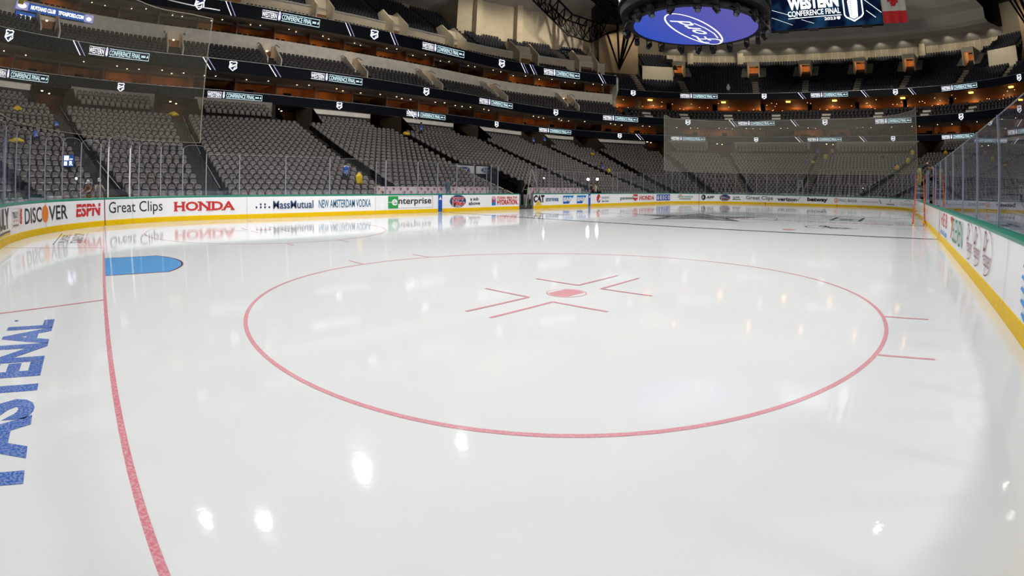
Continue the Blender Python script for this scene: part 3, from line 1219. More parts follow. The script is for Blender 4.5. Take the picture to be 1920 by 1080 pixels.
NETM = mat('net_cord', (0.42, 0.40, 0.33), 0.8)
NETN = mat('net_cord_near', (0.26, 0.24, 0.18), 0.8)
r1, p1, top1 = build_net('safety_net', -57.2, -22.3, 3.47, lambda u: 9.32 + .04 * math.sin(u * 60), .045, .0027, 'fine brown safety net hanging above the near end corner glass', NETN)
m = MB()
q0, q1 = bpt(-22.0), bpt(-57.2)
pp = []
for s in np.arange(-57.2, -21.9, .8):
    b = bpt(s)
    q = b[0] - b[2] * .16
    pp.append(Vector((q[0], q[1], 9.78)) - p1)
m.path(pp, .05, ALU, 6)
for k in range(0, len(pp), 4):
    m.bar(pp[k], pp[k] + Vector((0, 0, 6)), .012, STEEL)
m.build('hanging_pipe', r1)
build_net('safety_net', 21.8, 59.3, 3.53, lambda u: 9.15 + .0 * u + (.35 * math.exp(-u * 14) * 0) + .38 * (1 - (2 * u - 1) ** 4) - 0.0 + (0.25 if u < .02 else 0), .05, .0085, 'pale safety net hanging behind the far end of the rink', NETM)

# ------------------------------------------------------------------ seating bowl
AIS_LOW = [-71.6, -56.2, -46.0, -34.4, -22.8, -10.3, 1.0, 13.0, 25.3, 34.3, 46.0, 56.0, 71.6, 88.0, 98.0, 109.5, 118.7, 131.0, 143.0, 154.3, 166.8, 178.4, 190.0]
TLO, THI = -74.0, 192.0


def zlow(k):
    return .5 + .275 * k + .0012 * k * k


def dlow(k):
    return 2.0 + .81 * k


NLOW = 20
TUN = (1.0, 5.2)     # stairwell tunnel cut into the far side, t range, rows below 9


def struct(mb, name, label=None):
    o = mb.build(name)
    tag(o, label, kind='structure')
    return o


def steps(mb, ks, zf, df, t0, t1, mt, back=.46, front=.35):
    for k in ks:
        ring_band(mb, [(df(k) - front, zf(k - 1) if k > 0 else zf(k) - .3), (df(k) - front, zf(k)), (df(k) + back, zf(k))], t0, t1, mt, 1.5)


m = MB()
for (a, b) in ((TLO, TUN[0]), (TUN[1], THI)):
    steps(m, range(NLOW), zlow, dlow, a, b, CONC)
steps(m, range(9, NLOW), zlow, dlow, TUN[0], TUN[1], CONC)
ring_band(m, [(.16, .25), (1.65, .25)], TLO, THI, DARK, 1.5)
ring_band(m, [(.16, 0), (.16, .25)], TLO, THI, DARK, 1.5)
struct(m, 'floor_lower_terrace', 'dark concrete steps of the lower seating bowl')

# paler steps in the aisles (two half steps per row)
m = MB()
for ta in AIS_LOW:
    for k in range(NLOW):
        if TUN[0] - .2 <= ta <= TUN[1] and k < 9:
            continue
        p, q = rp(ta, dlow(k) - .35, zlow(k)), rp(ta, dlow(k) + .46, zlow(k))
        v, n = ring_dir(ta, dlow(k))
        for (f0, f1, dz) in ((0, .5, .005), (.5, 1.0, .14)):
            a = Vector(p).lerp(Vector(q), f0)
            b = Vector(p).lerp(Vector(q), f1)
            c = (a + b) / 2
            ang = math.atan2(v[1], v[0])
            m.box((c.x, c.y, zlow(k) + dz - .05), (1.15, (b - a).length, .12), CONCL if ta > 50 else CONC, Matrix.Rotation(ang, 3, 'Z'))
struct(m, 'floor_lower_aisle', 'stepped aisles between the lower seating blocks')


def plain_block(t):
    """blocks whose rows run straight up to the wall, the others end in a raised box tier"""
    return any(a < t < b for a, b in ((-10.3, 1), (1.0, 13), (13, 25.3), (34.3, 46), (25.3, 34.3), (98, 144), (-46, -34.4)))


BLOCKS = list(zip(AIS_LOW[:-1], AIS_LOW[1:]))
m = MB()
mw = MB()
for (a, b) in BLOCKS:
    mid = (a + b) / 2
    ha = 1.9 / max(.5, float(np.linalg.norm(ring(a + .5, 19) - ring(a - .5, 19))))
    hb = 1.9 / max(.5, float(np.linalg.norm(ring(b + .5, 19) - ring(b - .5, 19))))
    if plain_block(mid):
        steps(m, range(20, 23), zlow, dlow, a + ha, b - hb, CONC)
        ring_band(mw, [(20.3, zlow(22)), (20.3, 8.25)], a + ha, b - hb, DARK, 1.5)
        ring_band(mw, [(20.28, 8.2), (20.28, 8.62), (20.6, 8.62), (22.5, 8.7)], a + ha, b - hb, FASC, 1.5)
    else:
        ring_band(mw, [(18.15, 6.2), (18.15, 6.75), (18.3, 6.75), (18.3, 6.2)], a + ha, b - hb, FASC, 1.5)
        ring_band(m, [(18.3, 6.5), (18.75, 6.5), (18.75, 7.0), (19.6, 7.0), (19.6, 7.4), (20.4, 7.4), (20.4, 7.8), (21.3, 7.8)], a + ha, b - hb, CONC, 1.5)
        ring_band(mw, [(21.3, 7.8), (21.3, 9.0)], a + ha, b - hb, SOFF, 1.5)
    # side walls of the portals
    for tt in (a + ha, b - hb):
        mw.quad(rp(tt, 17.5, 6.0), rp(tt, 24.5, 6.0), rp(tt, 24.5, 9.0), rp(tt, 20.2, 8.7), PORT)
        mw.quad(rp(tt, 17.5, 6.0), rp(tt, 20.2, 8.7), rp(tt, 20.2, 6.9), rp(tt, 17.5, 6.9), PORT)
ring_band(mw, [(26.5, 5.6), (26.5, 9.1)], TLO, THI, BROWN, 2)
ring_band(mw, [(17.9, 5.9), (26.5, 5.6)], TLO, THI, DARK, 2)
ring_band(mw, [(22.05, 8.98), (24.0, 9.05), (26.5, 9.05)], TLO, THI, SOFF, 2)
struct(m, 'floor_box_terrace', 'concrete steps of the raised box rows')
struct(mw, 'wall_lower_bowl', 'wall with portals behind the last rows of the lower bowl')


# ---- seat prototype
def seat_mb(mb_b, mb_p, mb_l, fab, glint, low=False):
    """local frame: x along the row, y outward (back), z up; origin on the tread under the seat"""
    sh = [(-.22, .46), (.22, .46), (.235, .68), (.20, .84), (.12, .90), (-.12, .90), (-.20, .84), (-.235, .68)]
    n = len(sh)
    lean = lambda z: .05 * (z - .46) / .4
    vs = [(x, .155 + lean(z), z) for x, z in sh] + ([] if low else [(x, .20 + lean(z), z) for x, z in sh])
    mb_l.add(vs, [tuple(range(n))[::-1]] + ([] if low else [(i, (i + 1) % n, n + (i + 1) % n, n + i) for i in range(n)] + [tuple(range(n, 2 * n))]), BLACK)
    pr = [(-.18, .50), (.18, .50), (.20, .68), (.165, .80), (.09, .845), (-.09, .845), (-.165, .80), (-.20, .68)]
    vs = [(x * .9, .10 + lean(z), z) for x, z in pr] + [(x, .15 + lean(z), z) for x, z in pr]
    mb_b.add(vs, [tuple(range(n))[::-1]] + [(i, (i + 1) % n, n + (i + 1) % n, n + i) for i in range(n)], fab)
    pp = [(-.19, .40), (.19, .40), (.19, .58), (.14, .64), (-.14, .64), (-.19, .58)]
    n = len(pp)
    vs = [(x, .0 + .08 * (z - .4) / .23, z) for x, z in pp] + [(x, .07 + .05 * (z - .4) / .23, z) for x, z in pp]
    mb_p.add(vs, [tuple(range(n))[::-1]] + [(i, (i + 1) % n, n + (i + 1) % n, n + i) for i in range(n)], fab)
    mb_p.add([(-.13, .068, .642), (.13, .068, .642), (.13, .09, .662), (-.13, .09, .662)], [(0, 1, 2, 3)], glint)  # thin pale quad, a painted glint on the pan's top edge
    if not low:
        mb_l.box((0, .17, .21), (.05, .07, .42), BLACK)
        mb_l.box((-.225, .09, .60), (.025, .24, .03), BLACK)
        mb_l.box((.225, .09, .60), (.025, .24, .03), BLACK)
        mb_l.box((0, .17, .42), (.45, .05, .04), BLACK)
    else:
        mb_l.add([(-.24, .2, 0), (.24, .2, 0), (.24, .2, .47), (-.24, .2, .47)], [(0, 1, 2, 3)], BLACK)


def seat_rows():
    """(x, y, z, angle, dark, t, d, tier)"""
    out = []

    def row(t0, t1, d, z, pitch, aisles, half, dark, tier, skip=None):
        ts, XY, S = arc_table(t0, t1, d)
        cuts = [np.interp(a, ts, S) for a in aisles if t0 - 2 < a < t1 + 2]
        edges = sorted([S[0]] + [c for c in cuts if S[0] < c < S[-1]] + [S[-1]])
        for a, b in zip(edges[:-1], edges[1:]):
            lo = a + (half if a in cuts else .25)
            hi = b - (half if b in cuts else .25)
            n = int((hi - lo) / pitch)
            if n < 1:
                continue
            st = lo + ((hi - lo) - n * pitch) / 2 + pitch / 2
            for i in range(n):
                s = st + i * pitch
                t = float(np.interp(s, S, ts))
                if skip and skip(t, d):
                    continue
                p = ring(t, d)
                v, nn = ring_dir(t, d)
                out.append((p[0], p[1], z, math.atan2(v[1], v[0]) , dark, t, d, tier))
    for k in range(NLOW):
        row(TLO, THI, dlow(k), zlow(k), .50, AIS_LOW, .64, 0, 'low', lambda t, d, k=k: (TUN[0] - .3 < t < TUN[1] and k < 9) or (16 < -d))
    for (a, b) in BLOCKS:
        mid = (a + b) / 2
        sp = float(np.linalg.norm(ring(mid + .5, 19) - ring(mid - .5, 19)))
        h = 2.0 / sp
        if plain_block(mid):
            for k in (20, 21, 22):
                row(a + h, b - h, dlow(k) - .0, zlow(k), .50, [], 0, 0, 'low')
        else:
            for (d, z) in ((18.95, 7.0), (19.85, 7.4), (20.7, 7.8)):
                row(a + h, b - h, d, z, .53, [], 0, 0, 'low')
    # club level
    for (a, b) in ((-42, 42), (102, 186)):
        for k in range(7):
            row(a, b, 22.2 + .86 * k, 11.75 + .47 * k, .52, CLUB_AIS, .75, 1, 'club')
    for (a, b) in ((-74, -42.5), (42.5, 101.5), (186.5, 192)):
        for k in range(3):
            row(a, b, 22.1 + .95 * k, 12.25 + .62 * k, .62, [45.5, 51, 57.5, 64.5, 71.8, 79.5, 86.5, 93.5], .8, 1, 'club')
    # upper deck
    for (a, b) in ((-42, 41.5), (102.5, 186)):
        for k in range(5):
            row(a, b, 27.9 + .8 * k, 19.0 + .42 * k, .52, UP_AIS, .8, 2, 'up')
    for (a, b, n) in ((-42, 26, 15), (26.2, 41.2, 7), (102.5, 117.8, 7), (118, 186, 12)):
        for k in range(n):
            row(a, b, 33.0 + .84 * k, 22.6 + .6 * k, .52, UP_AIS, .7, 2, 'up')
    for k in range(16):
        def sk(t, d):
            for q in UPE_POR:
                if abs(t - q) < 1.75 / 1.55 and 33.2 < d < 37.4:
                    return True
            return (t < 52 or t > 92) and d > 32 and (43 < t < 52.5 or 91.5 < t < 101)
        row(42.8, 101.2, 27.9 + .8 * k, 17.25 + .55 * k, .52, UPE_AIS, .62, 2, 'up', sk)
    for (a, b) in ((47.5, 51.5), (92.5, 96.5)):
        for k in range(6):
            row(a, b, 33.2 + .8 * k, 23.3 + .55 * k, .52, [], .6, 2, 'up')
    return out


CLUB_AIS = [-34.5, -22.9, -11.3, 0.1, 11.9, 24.1, 35.0, 108, 120, 132, 144, 156]
UP_AIS = [-28, -15.5, -3.0, 9.2, 20.5, 31.3, 37.5, 106.5, 113, 124, 135, 147]
UPE_POR = [52.4, 61.9, 68.5, 75.4, 81.7, 89.5]
UPE_AIS = [46.5, 52.4, 61.9, 68.5, 75.4, 81.7, 89.5, 96]

# ---- camera test used only to decide which seats are worth building singly
_cy, _cp, _cr = CAMP['yaw'], CAMP['pitch'], CAMP['roll']
_F = np.array([math.cos(_cp) * math.cos(_cy), math.cos(_cp) * math.sin(_cy), math.sin(_cp)])
_R0 = np.array([math.sin(_cy), -math.cos(_cy), 0])
_U0 = np.cross(_R0, _F)
_RR = math.cos(_cr) * _R0 + math.sin(_cr) * _U0
_UU = -math.sin(_cr) * _R0 + math.cos(_cr) * _U0


def in_view(x, y, z):
    d = np.array([x, y, z]) - np.array(CAMP['loc'])
    a, b, c = d @ _F, d @ _RR, d @ _UU
    rr = math.hypot(b, c)
    th = math.atan2(rr, a)
    rad = CAMP['f'] * (th + CAMP['k3'] * th ** 3 + CAMP['k5'] * th ** 5)
    return 960 + CAMP['px'] + b / rr * rad, 540 + CAMP['py'] - c / rr * rad, math.sqrt(d @ d)


SEATS = seat_rows()
vis = []
for i, s in enumerate(SEATS):
    u, v, dist = in_view(s[0], s[1], s[2] + .6)
    if s[7] == 'low' and 2 < u < 1918 and v > 0:
        vis.append((dist, i))
vis.sort()
SINGLE = {i for _, i in vis[:300]}


def build_seats():
    # prototype with parts
    proto = empty('arena_chair')
    for (which, nm) in ((0, 'backrest'), (1, 'seat_pan'), (2, 'pedestal')):
        a, b, c = MB(), MB(), MB()
        seat_mb(a, b, c, SEATM, SEATGLINT)
        (a, b, c)[which].build(nm, proto)
    first = True
    regions = []
    for i in sorted(SINGLE):
        x, y, z, ang, dark, t, d, tier = SEATS[i]
        o = proto if first else copy_tree(proto)
        first = False
        o.location = (x, y, z)
        o.rotation_euler = (0, 0, ang)
        row_ = int(round((d - 2) / .81)) + 1
        blk = next((k for k, (a, b) in enumerate(BLOCKS) if a <= t < b), 0)
        where = ('in the corner block behind the near end glass' if t < -34.4 else
                 'in the corner block by the goal line' if t < -22.8 else
                 'in the block over the red and navy board lettering' if t < -10.3 else
                 'in the block behind the first player bench' if t < 13 else
                 'in the block behind the second bench' if t < 46 else
                 'beyond the near side glass' if t > 100 else 'in the far end stand')
        rl = ('front' if row_ == 1 else '%s' % ('second', 'third', 'fourth', 'fifth', 'sixth', 'seventh', 'eighth', 'ninth', 'tenth')[min(row_ - 2, 8)]) + ' row'
        lab = 'grey tip-up arena seat, %s, %s' % (rl, where)
        tag(o, lab, 'seat', 'seats, %s, %s' % (rl, where))
    # everything else: one mesh
    a, b, c = MB(), MB(), MB()
    seat_mb(a, b, c, SEATM, SEATGLINT, low=True)
    one = MB()
    for q in (a, b, c):
        one.add(q.v, q.f, q.mats[0])
        k = len(one.m) - len(q.m)
        for j, mi_ in enumerate(q.m):
            one.m[k + j] = one.mi(q.mats[mi_])
    V = np.array(one.v, dtype=np.float64)
    allv, loops, starts, tots, mids = [], [], [], [], []
    FL = [np.array(f) for f in one.f]
    fl = np.concatenate(FL)
    ft = np.array([len(f) for f in FL])
    # material index map: 0 fabric, 1 painted glint, 2 black, 3 dark fabric
    names = [mm.name for mm in one.mats]
    base_m = np.array([{'seat_fabric': 0, 'seat_glint': 1, 'matt_black': 2}[names[q]] for q in one.m])
    n = 0
    VV, LL, TT, MM = [], [], [], []
    for i, s in enumerate(SEATS):
        if i in SINGLE:
            continue
        x, y, z, ang, dark = s[:5]
        c_, s_ = math.cos(ang), math.sin(ang)
        X = V[:, 0] * c_ - V[:, 1] * s_ + x
        Y = V[:, 0] * s_ + V[:, 1] * c_ + y
        VV.append(np.stack([X, Y, V[:, 2] + z], 1))
        LL.append(fl + n)
        TT.append(ft)
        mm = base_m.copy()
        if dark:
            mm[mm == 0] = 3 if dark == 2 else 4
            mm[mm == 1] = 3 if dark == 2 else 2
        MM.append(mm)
        n += len(V)
    VV = np.concatenate(VV)
    LL = np.concatenate(LL)
    TT = np.concatenate(TT)
    MM = np.concatenate(MM)
    me = bpy.data.meshes.new('arena_seat_mass')
    me.vertices.add(len(VV))
    me.vertices.foreach_set('co', VV.ravel())
    me.loops.add(len(LL))
    me.loops.foreach_set('vertex_index', LL.astype(np.int32))
    me.polygons.add(len(TT))
    st = np.r_[0, np.cumsum(TT)[:-1]]
    me.polygons.foreach_set('loop_start', st.astype(np.int32))
    for q in (SEATM, SEATGLINT, BLACK, SEATD, SEATC):
        me.materials.append(q)
    me.polygons.foreach_set('material_index', MM.astype(np.int32))
    me.update(calc_edges=True)
    me.validate()
    o = bpy.data.objects.new('arena_seating', me)
    COL.objects.link(o)
    tag(o, 'thousands of grey and black tip-up seats filling the tiers', 'seating', kind='stuff')
    print('seats', len(SEATS), 'verts', len(VV))


build_seats()

# ---- the suites, club level and upper deck shells
SIDE = [(-74, -42.3, 'e'), (-42.3, 42.3, 's'), (42.3, 101.7, 'e'), (101.7, 186.3, 's'), (186.3, 192, 'e')]

m = MB()
ring_band(m, [(22.1, 9.0), (26.5, 9.0)], TLO, THI, DARK, 2)          # suite floor
ring_band(m, [(22.3, 9.62), (22.3, 9.02)], TLO, THI, BLACK, 2)
ring_band(m, [(21.1, 11.36), (21.6, 11.33), (23.9, 11.34), (23.9, 11.16), (24.05, 11.16), (24.05, 11.6), (27.0, 11.6)], TLO, THI, SOFF, 1.5)  # lip shaped to hide the added strip lights
struct(m, 'floor_suite_slab', 'slabs under and over the lower ring of suites')
m = MB()
ring_band(m, [(27.0, 9.0), (27.0, 11.6)], TLO, THI, WARM, 2)
struct(m, 'wall_lower_suite', 'warm timber back wall of the lower suites')
# club seating steps
m = MB()
for (a, b, k_) in SIDE:
    if k_ == 's':
        steps(m, range(7), lambda k: 11.75 + .47 * k, lambda k: 22.2 + .86 * k, a, b, CONC, .5, .36)
        ring_band(m, [(21.2, 11.5), (21.85, 11.5)], a, b, DARK, 2)
        ring_band(m, [(27.9, 14.57), (28.35, 14.57)], a, b, DARK, 2)
    else:
        steps(m, range(3), lambda k: 12.25 + .62 * k, lambda k: 22.1 + .95 * k, a, b, CONC, .6, .35)
        ring_band(m, [(21.2, 11.9), (21.8, 11.9)], a, b, DARK, 2)
        ring_band(m, [(24.6, 13.5), (24.6, 14.25), (24.75, 14.25), (24.75, 13.5)], a, b, DARK, 1.5)
        ring_band(m, [(24.6, 14.2), (24.75, 14.25)], a, b, ALU, 1.5)
        ring_band(m, [(24.75, 13.5), (38, 13.5)], a, b, DARK, 2)
struct(m, 'floor_club_terrace', 'concrete steps of the club level rows')
# fascia, upper suites, concourse
m, mc, mb2 = MB(), MB(), MB()
for (a, b, k_) in SIDE:
    if k_ == 's':
        ring_band(m, [(28.35, 14.5), (28.35, 16.98), (28.7, 16.98), (28.7, 16.3)], a, b, FASC, 1.2)
        ring_band(mc, [(28.6, 16.3), (33.0, 16.3)], a, b, DARK, 2)
        ring_band(mc, [(26.85, 18.36), (27.6, 18.36), (30.6, 18.85), (30.6, 18.62), (30.75, 18.62), (30.75, 19.1), (33.0, 19.1)], a, b, SOFF, 1.2)  # inner lip hides the added strips over the upper suites
        ring_band(mb2, [(33.0, 16.3), (33.0, 19.1)], a, b, WARM, 2)
    else:
        ring_band(mc, [(26.9, 16.6), (29, 16.5), (38, 16.2)], a, b, BROWN, 2)
        ring_band(mb2, [(38, 13.5), (38, 16.3)], a, b, BROWN, 2)
struct(m, 'wall_upper_fascia', 'long pale concrete fascia under the upper suites')
struct(mc, 'ceiling_upper_suite', 'soffit over the upper suites and the end concourse')
struct(mb2, 'wall_upper_suite', 'warm timber back wall of the upper suites and concourse')
# upper deck steps
m = MB()
for (a, b, k_) in SIDE:
    if k_ == 's':
        steps(m, range(5), lambda k: 19.0 + .42 * k, lambda k: 27.9 + .8 * k, a, b, DARK, .45, .36)
    else:
        steps(m, range(16), lambda k: 17.25 + .55 * k, lambda k: 27.9 + .8 * k, a, b, DARK, .45, .36)
steps(m, range(15), lambda k: 22.6 + .6 * k, lambda k: 33.0 + .84 * k, -42.3, 26, DARK, .5, .36)
steps(m, range(7), lambda k: 22.6 + .6 * k, lambda k: 33.0 + .84 * k, 26, 42.3, DARK, .5, .36)
steps(m, range(7), lambda k: 22.6 + .6 * k, lambda k: 33.0 + .84 * k, 101.7, 118, DARK, .5, .36)
steps(m, range(15), lambda k: 22.6 + .6 * k, lambda k: 33.0 + .84 * k, 118, 186, DARK, .5, .36)
for (a, b) in ((47.4, 52), (92, 96.6)):
    steps(m, range(6), lambda k: 23.3 + .55 * k, lambda k: 33.2 + .8 * k, a, b, DARK, .45, .36)
struct(m, 'floor_upper_terrace', 'dark concrete steps of the upper deck')

# cream vomitory walls of the upper deck, side stands
m = MB()
for (a, b) in ((-42.3, 42.3), (101.7, 186)):
    ring_band(m, [(32.1, 20.6), (32.1, 22.95), (32.35, 23.0), (32.35, 22.4)], a, b, CREAM, 1.2)
    ring_band(m, [(32.05, 22.82), (31.98, 22.98), (32.1, 23.05)], a, b, POSTW, 1.2)
for (a, b) in ((42.3, 47.3), (96.7, 101.7)):
    ring_band(m, [(34.8, 20.0), (34.8, 29.0), (36.5, 32.0)], a, b, mat('brown_pier', (.36, .26, .16), .8, noise=.12, scale=.6), 1.2)
for (a, b) in ((47.3, 51.3), (92.7, 96.7)):
    ring_band(m, [(32.3, 19.8), (32.3, 23.35), (32.6, 23.35)], a, b, CREAM, 1.2)
# stair blocks standing out of the wall
for q in (-28, -15.5, -3.0, 9.2, 20.5, 31.3, 39.5, 104.5, 113, 124):
    for sgn in (-1, 1):
        t = q + sgn * 1.25
        A = [rp(t, 30.2, 20.0), rp(t, 32.2, 20.0), rp(t, 34.5, 24.9), rp(t, 33.2, 25.1), rp(t, 30.2, 22.6)]
        B2 = [rp(t + .22, 30.2, 20.0), rp(t + .22, 32.2, 20.0), rp(t + .22, 34.5, 24.9), rp(t + .22, 33.2, 25.1), rp(t + .22, 30.2, 22.6)]
        m.add(A + B2, [(0, 1, 2, 3, 4), (9, 8, 7, 6, 5)] + [(i, 5 + i, 5 + (i + 1) % 5, (i + 1) % 5) for i in range(5)], CREAM)
    m.quad(rp(q - 1.2, 32.0, 22.1), rp(q + 1.2, 32.0, 22.1), rp(q + 1.2, 32.6, 24.3), rp(q - 1.2, 32.6, 24.3), CREAM)
    m.quad(rp(q - 1.1, 31.98, 20.1), rp(q + 1.1, 31.98, 20.1), rp(q + 1.1, 31.98, 22.1), rp(q - 1.1, 31.98, 22.1), BROWN)
struct(m, 'wall_upper_vomitory', 'cream walls with stair blocks across the upper deck')

# back walls
m = MB()
ring_band(m, [(46.0, 30.0), (46.0, 36.5)], -74, 26, BEIGE, 2)
ring_band(m, [(39.2, 26.0), (39.2, 37.0)], 26, 42.4, CREAM, 2)
m.quad(rp(26, 39.2, 25), rp(26, 46, 25), rp(26, 46, 37), rp(26, 39.2, 37), BEIGE)
for t in (28.2, 33.2, 38.0):
    c = rp(t, 38.5, 31)
    v, n = ring_dir(t, 38.5)
    m.box(c, (1.1, 1.2, 11), CREAM, Matrix.Rotation(math.atan2(v[1], v[0]), 3, 'Z'))
ring_band(m, [(41.0, 25.3), (41.0, 29.5)], 51.2, 93, BEIGE, .6)
for t in np.arange(52, 92.5, .75):
    c = rp(t, 40.95, 27.4)
    v, n = ring_dir(t, 40.95)
    m.box(c, (.10, .10, 4.2), CREAM, Matrix.Rotation(math.atan2(v[1], v[0]), 3, 'Z'))
for t in (54.5, 60.5, 82.5):
    c = rp(t, 40.4, 27.5)
    v, n = ring_dir(t, 40.4)
    m.box(c, (1.2, 1.0, 5.0), BEIGE, Matrix.Rotation(math.atan2(v[1], v[0]), 3, 'Z'))
ring_band(m, [(39.8, 22.0), (39.8, 33.0)], 41.3, 51.2, BEIGE, 2)
ring_band(m, [(39.8, 22.0), (39.8, 33.0)], 92.8, 102.5, BEIGE, 2)
ring_band(m, [(46.0, 28.0), (46.0, 36.5)], 102.5, 192, BEIGE, 2)
for t in (41.4, 47.3, 96.7, 102.4):
    m.quad(rp(t, 33.0, 20), rp(t, 40, 20), rp(t, 40, 31), rp(t, 35.5, 26), BEIGE)
struct(m, 'wall_upper_back', 'beige walls behind the upper deck')

for t in np.arange(52.5, 92.5, 2.8):  # unseen wash lights added to brighten the end back wall
    a_, b_ = rp(t, 37.0, 28.1), rp(t, 41.0, 26.4)
    spot(a_, b_, 330, 90, radius=.1, blend=.8, col=(1, .88, .7))
for t in (-30, -18, -6, 6, 18):  # added spots without fixtures, brightening the cream side walls
    spot(rp(t, 29.5, 28.5), rp(t, 32.1, 22), 900, 100, radius=.15, blend=.8, col=(1, .88, .7))
for t in (28, 33, 38, 45, 49, 96, 100):  # added fill on the corner upper walls, no fixtures
    spot(rp(t, 31, 29.5), rp(t, 37, 27), 1300 if t < 40 else 600, 110, radius=.15, blend=.8, col=(1, .86, .66))

for t in (49.3, 94.7):  # unseen spots added to lift the cream vomitory walls
    spot(rp(t, 24, 27), rp(t, 32.3, 21.6), 1500, 50, radius=.15, blend=.8, col=(1, .9, .72))
for t in (54, 63, 72, 81, 90):  # uplights added without fixtures to brighten the end soffit
    spot(rp(t, 26.6, 18.4), rp(t, 31.5, 31), 420, 110, radius=.2, blend=.9, col=(1, .93, .8))
for t in (-10, 6, 20, 34):  # same added uplight for the side ceiling
    spot(rp(t, 28.5, 21.6), rp(t, 34, 35), 450, 100, radius=.2, blend=.9, col=(1, .93, .82))

# curved end wall where the side suites stop
m = MB()
for t in (42.3, 101.7):
    A = [(26.6, 17.3), (26.6, 19.3), (27.4, 20.1), (33, 20.3), (33, 13.5), (28.0, 13.2), (27.7, 15.8)]
    n = len(A)
    m.add([rp(t - .12, d, z) for d, z in A] + [rp(t + .12, d, z) for d, z in A], [tuple(range(n)), tuple(range(n, 2 * n))[::-1]] + [(i, n + i, n + (i + 1) % n, (i + 1) % n) for i in range(n)], FASC)
struct(m, 'wall_suite_end', 'pale screen wall closing off the end of the side suites')

# soffits and roof
m = MB()
ring_band(m, [(46.2, 32.3), (40, 33.4), (33, 34.2), (33, 36.0), (30, 37)], -74, 41.3, SOFFU, 2)
ring_band(m, [(46.2, 32.3), (40, 33.4), (33, 34.2), (33, 36.0), (30, 37)], 102.6, 192, SOFFU, 2)
ring_band(m, [(41.2, 27.9), (38.0, 28.6), (34.0, 28.4), (33.0, 28.8), (33.0, 30.6), (30.5, 31.2), (27, 34.5), (24, 37.6)], 50.8, 92.8, SOFFU, 1.5)
struct(m, 'ceiling_soffit', 'grey soffit curving over the upper deck')
m = MB()
m.add([rp(t, 47, 37.6) for t in np.arange(0, 288, 3)] + [(CX, CY, 42)], [(i, (i + 1) % 96, 96) for i in range(96)], ROOF)
ring_band(m, [(46.9, 0), (46.9, 37.7)], 0, 288, ROOF, 3)
struct(m, 'ceiling_roof', 'dark roof deck high over the arena')
m = MB()
ring_band(m, [(.16, -.05), (47, -.05)], 0, 288, DARK, 3)
struct(m, 'floor_base', 'concrete base slab under the stands')

# suite dividers, lamps, seats
m = MB()
mlamp = MB()
mch = MB()


def low_chair(mb, x, y, z, ang, mt):
    c_, s_ = math.cos(ang), math.sin(ang)
    pr = [(-.26, .35), (.26, .35), (.27, .7), (.2, .92), (-.2, .92), (-.27, .7)]
    vs = []
    for yy in (.0, .14):
        for (a, b) in pr:
            vs.append((x + a * c_ - yy * s_, y + a * s_ + yy * c_, z + b))
    mb.add(vs, [(5, 4, 3, 2, 1, 0), (6, 7, 8, 9, 10, 11)] + [(i, (i + 1) % 6, 6 + (i + 1) % 6, 6 + i) for i in range(6)], mt)


ts, XY, S = arc_table(-74, 192, 22)
NSU = int(S[-1] / 4.35)
for i in range(NSU + 1):
    s = S[-1] * i / NSU
    t = float(np.interp(s, S, ts))
    v, n = ring_dir(t, 24)
    rot = Matrix.Rotation(math.atan2(v[1], v[0]), 3, 'Z')
    m.box(rp(t, 25.2, 10.2), (.14, 3.6, 2.3), BROWN, rot)
    m.box(rp(t, 23.35, 10.2), (.10, .10, 2.3), SOFF, rot)
    for a in (1.1, 2.2, 3.3):
        tt = float(np.interp(s + a, S, ts))
        if rng.random() < .72 and i < NSU:
            mlamp.box(rp(tt, 22.6 + 1.1 * rng.random(), 11.31), (.09, .09, .02), WARMDOT)
    if i < NSU:
        tt = float(np.interp(s + 2.1, S, ts))
        rr = rng.random()
        if rr < .85:
            vv, nn = ring_dir(tt, 26)
            mlamp.box(rp(tt, 24.9, 11.57), (1.6 if rr < .55 else .5, .18, .03), WARMSTRIP, Matrix.Rotation(math.atan2(vv[1], vv[0]), 3, 'Z'))  # added strip, hidden by the lip, lights the back wall
        if rng.random() < .7:
            vv, nn = ring_dir(tt, 26)
            m.box(rp(tt + .4, 26.8, 10.0), (.9, .2, 2.0), BLACK, Matrix.Rotation(math.atan2(vv[1], vv[0]), 3, 'Z'))
        if rng.random() < .5:
            m.box(rp(tt - .6, 26.9, 10.3), (1.5, .1, .8), BLACK, Matrix.Rotation(math.atan2(vv[1], vv[0]), 3, 'Z'))
for (dd, zz) in ((22.75, 9.12), (23.5, 9.3)):
    ts2, XY2, S2 = arc_table(-74, 192, dd)
    s = 0
    while s < S2[-1]:
        if rng.random() < .86:
            t = float(np.interp(s, S2, ts2))
            p = ring(t, dd)
            v, n = ring_dir(t, dd)
            low_chair(mch, p[0], p[1], zz, math.atan2(v[1], v[0]), BLACK)
        s += .62
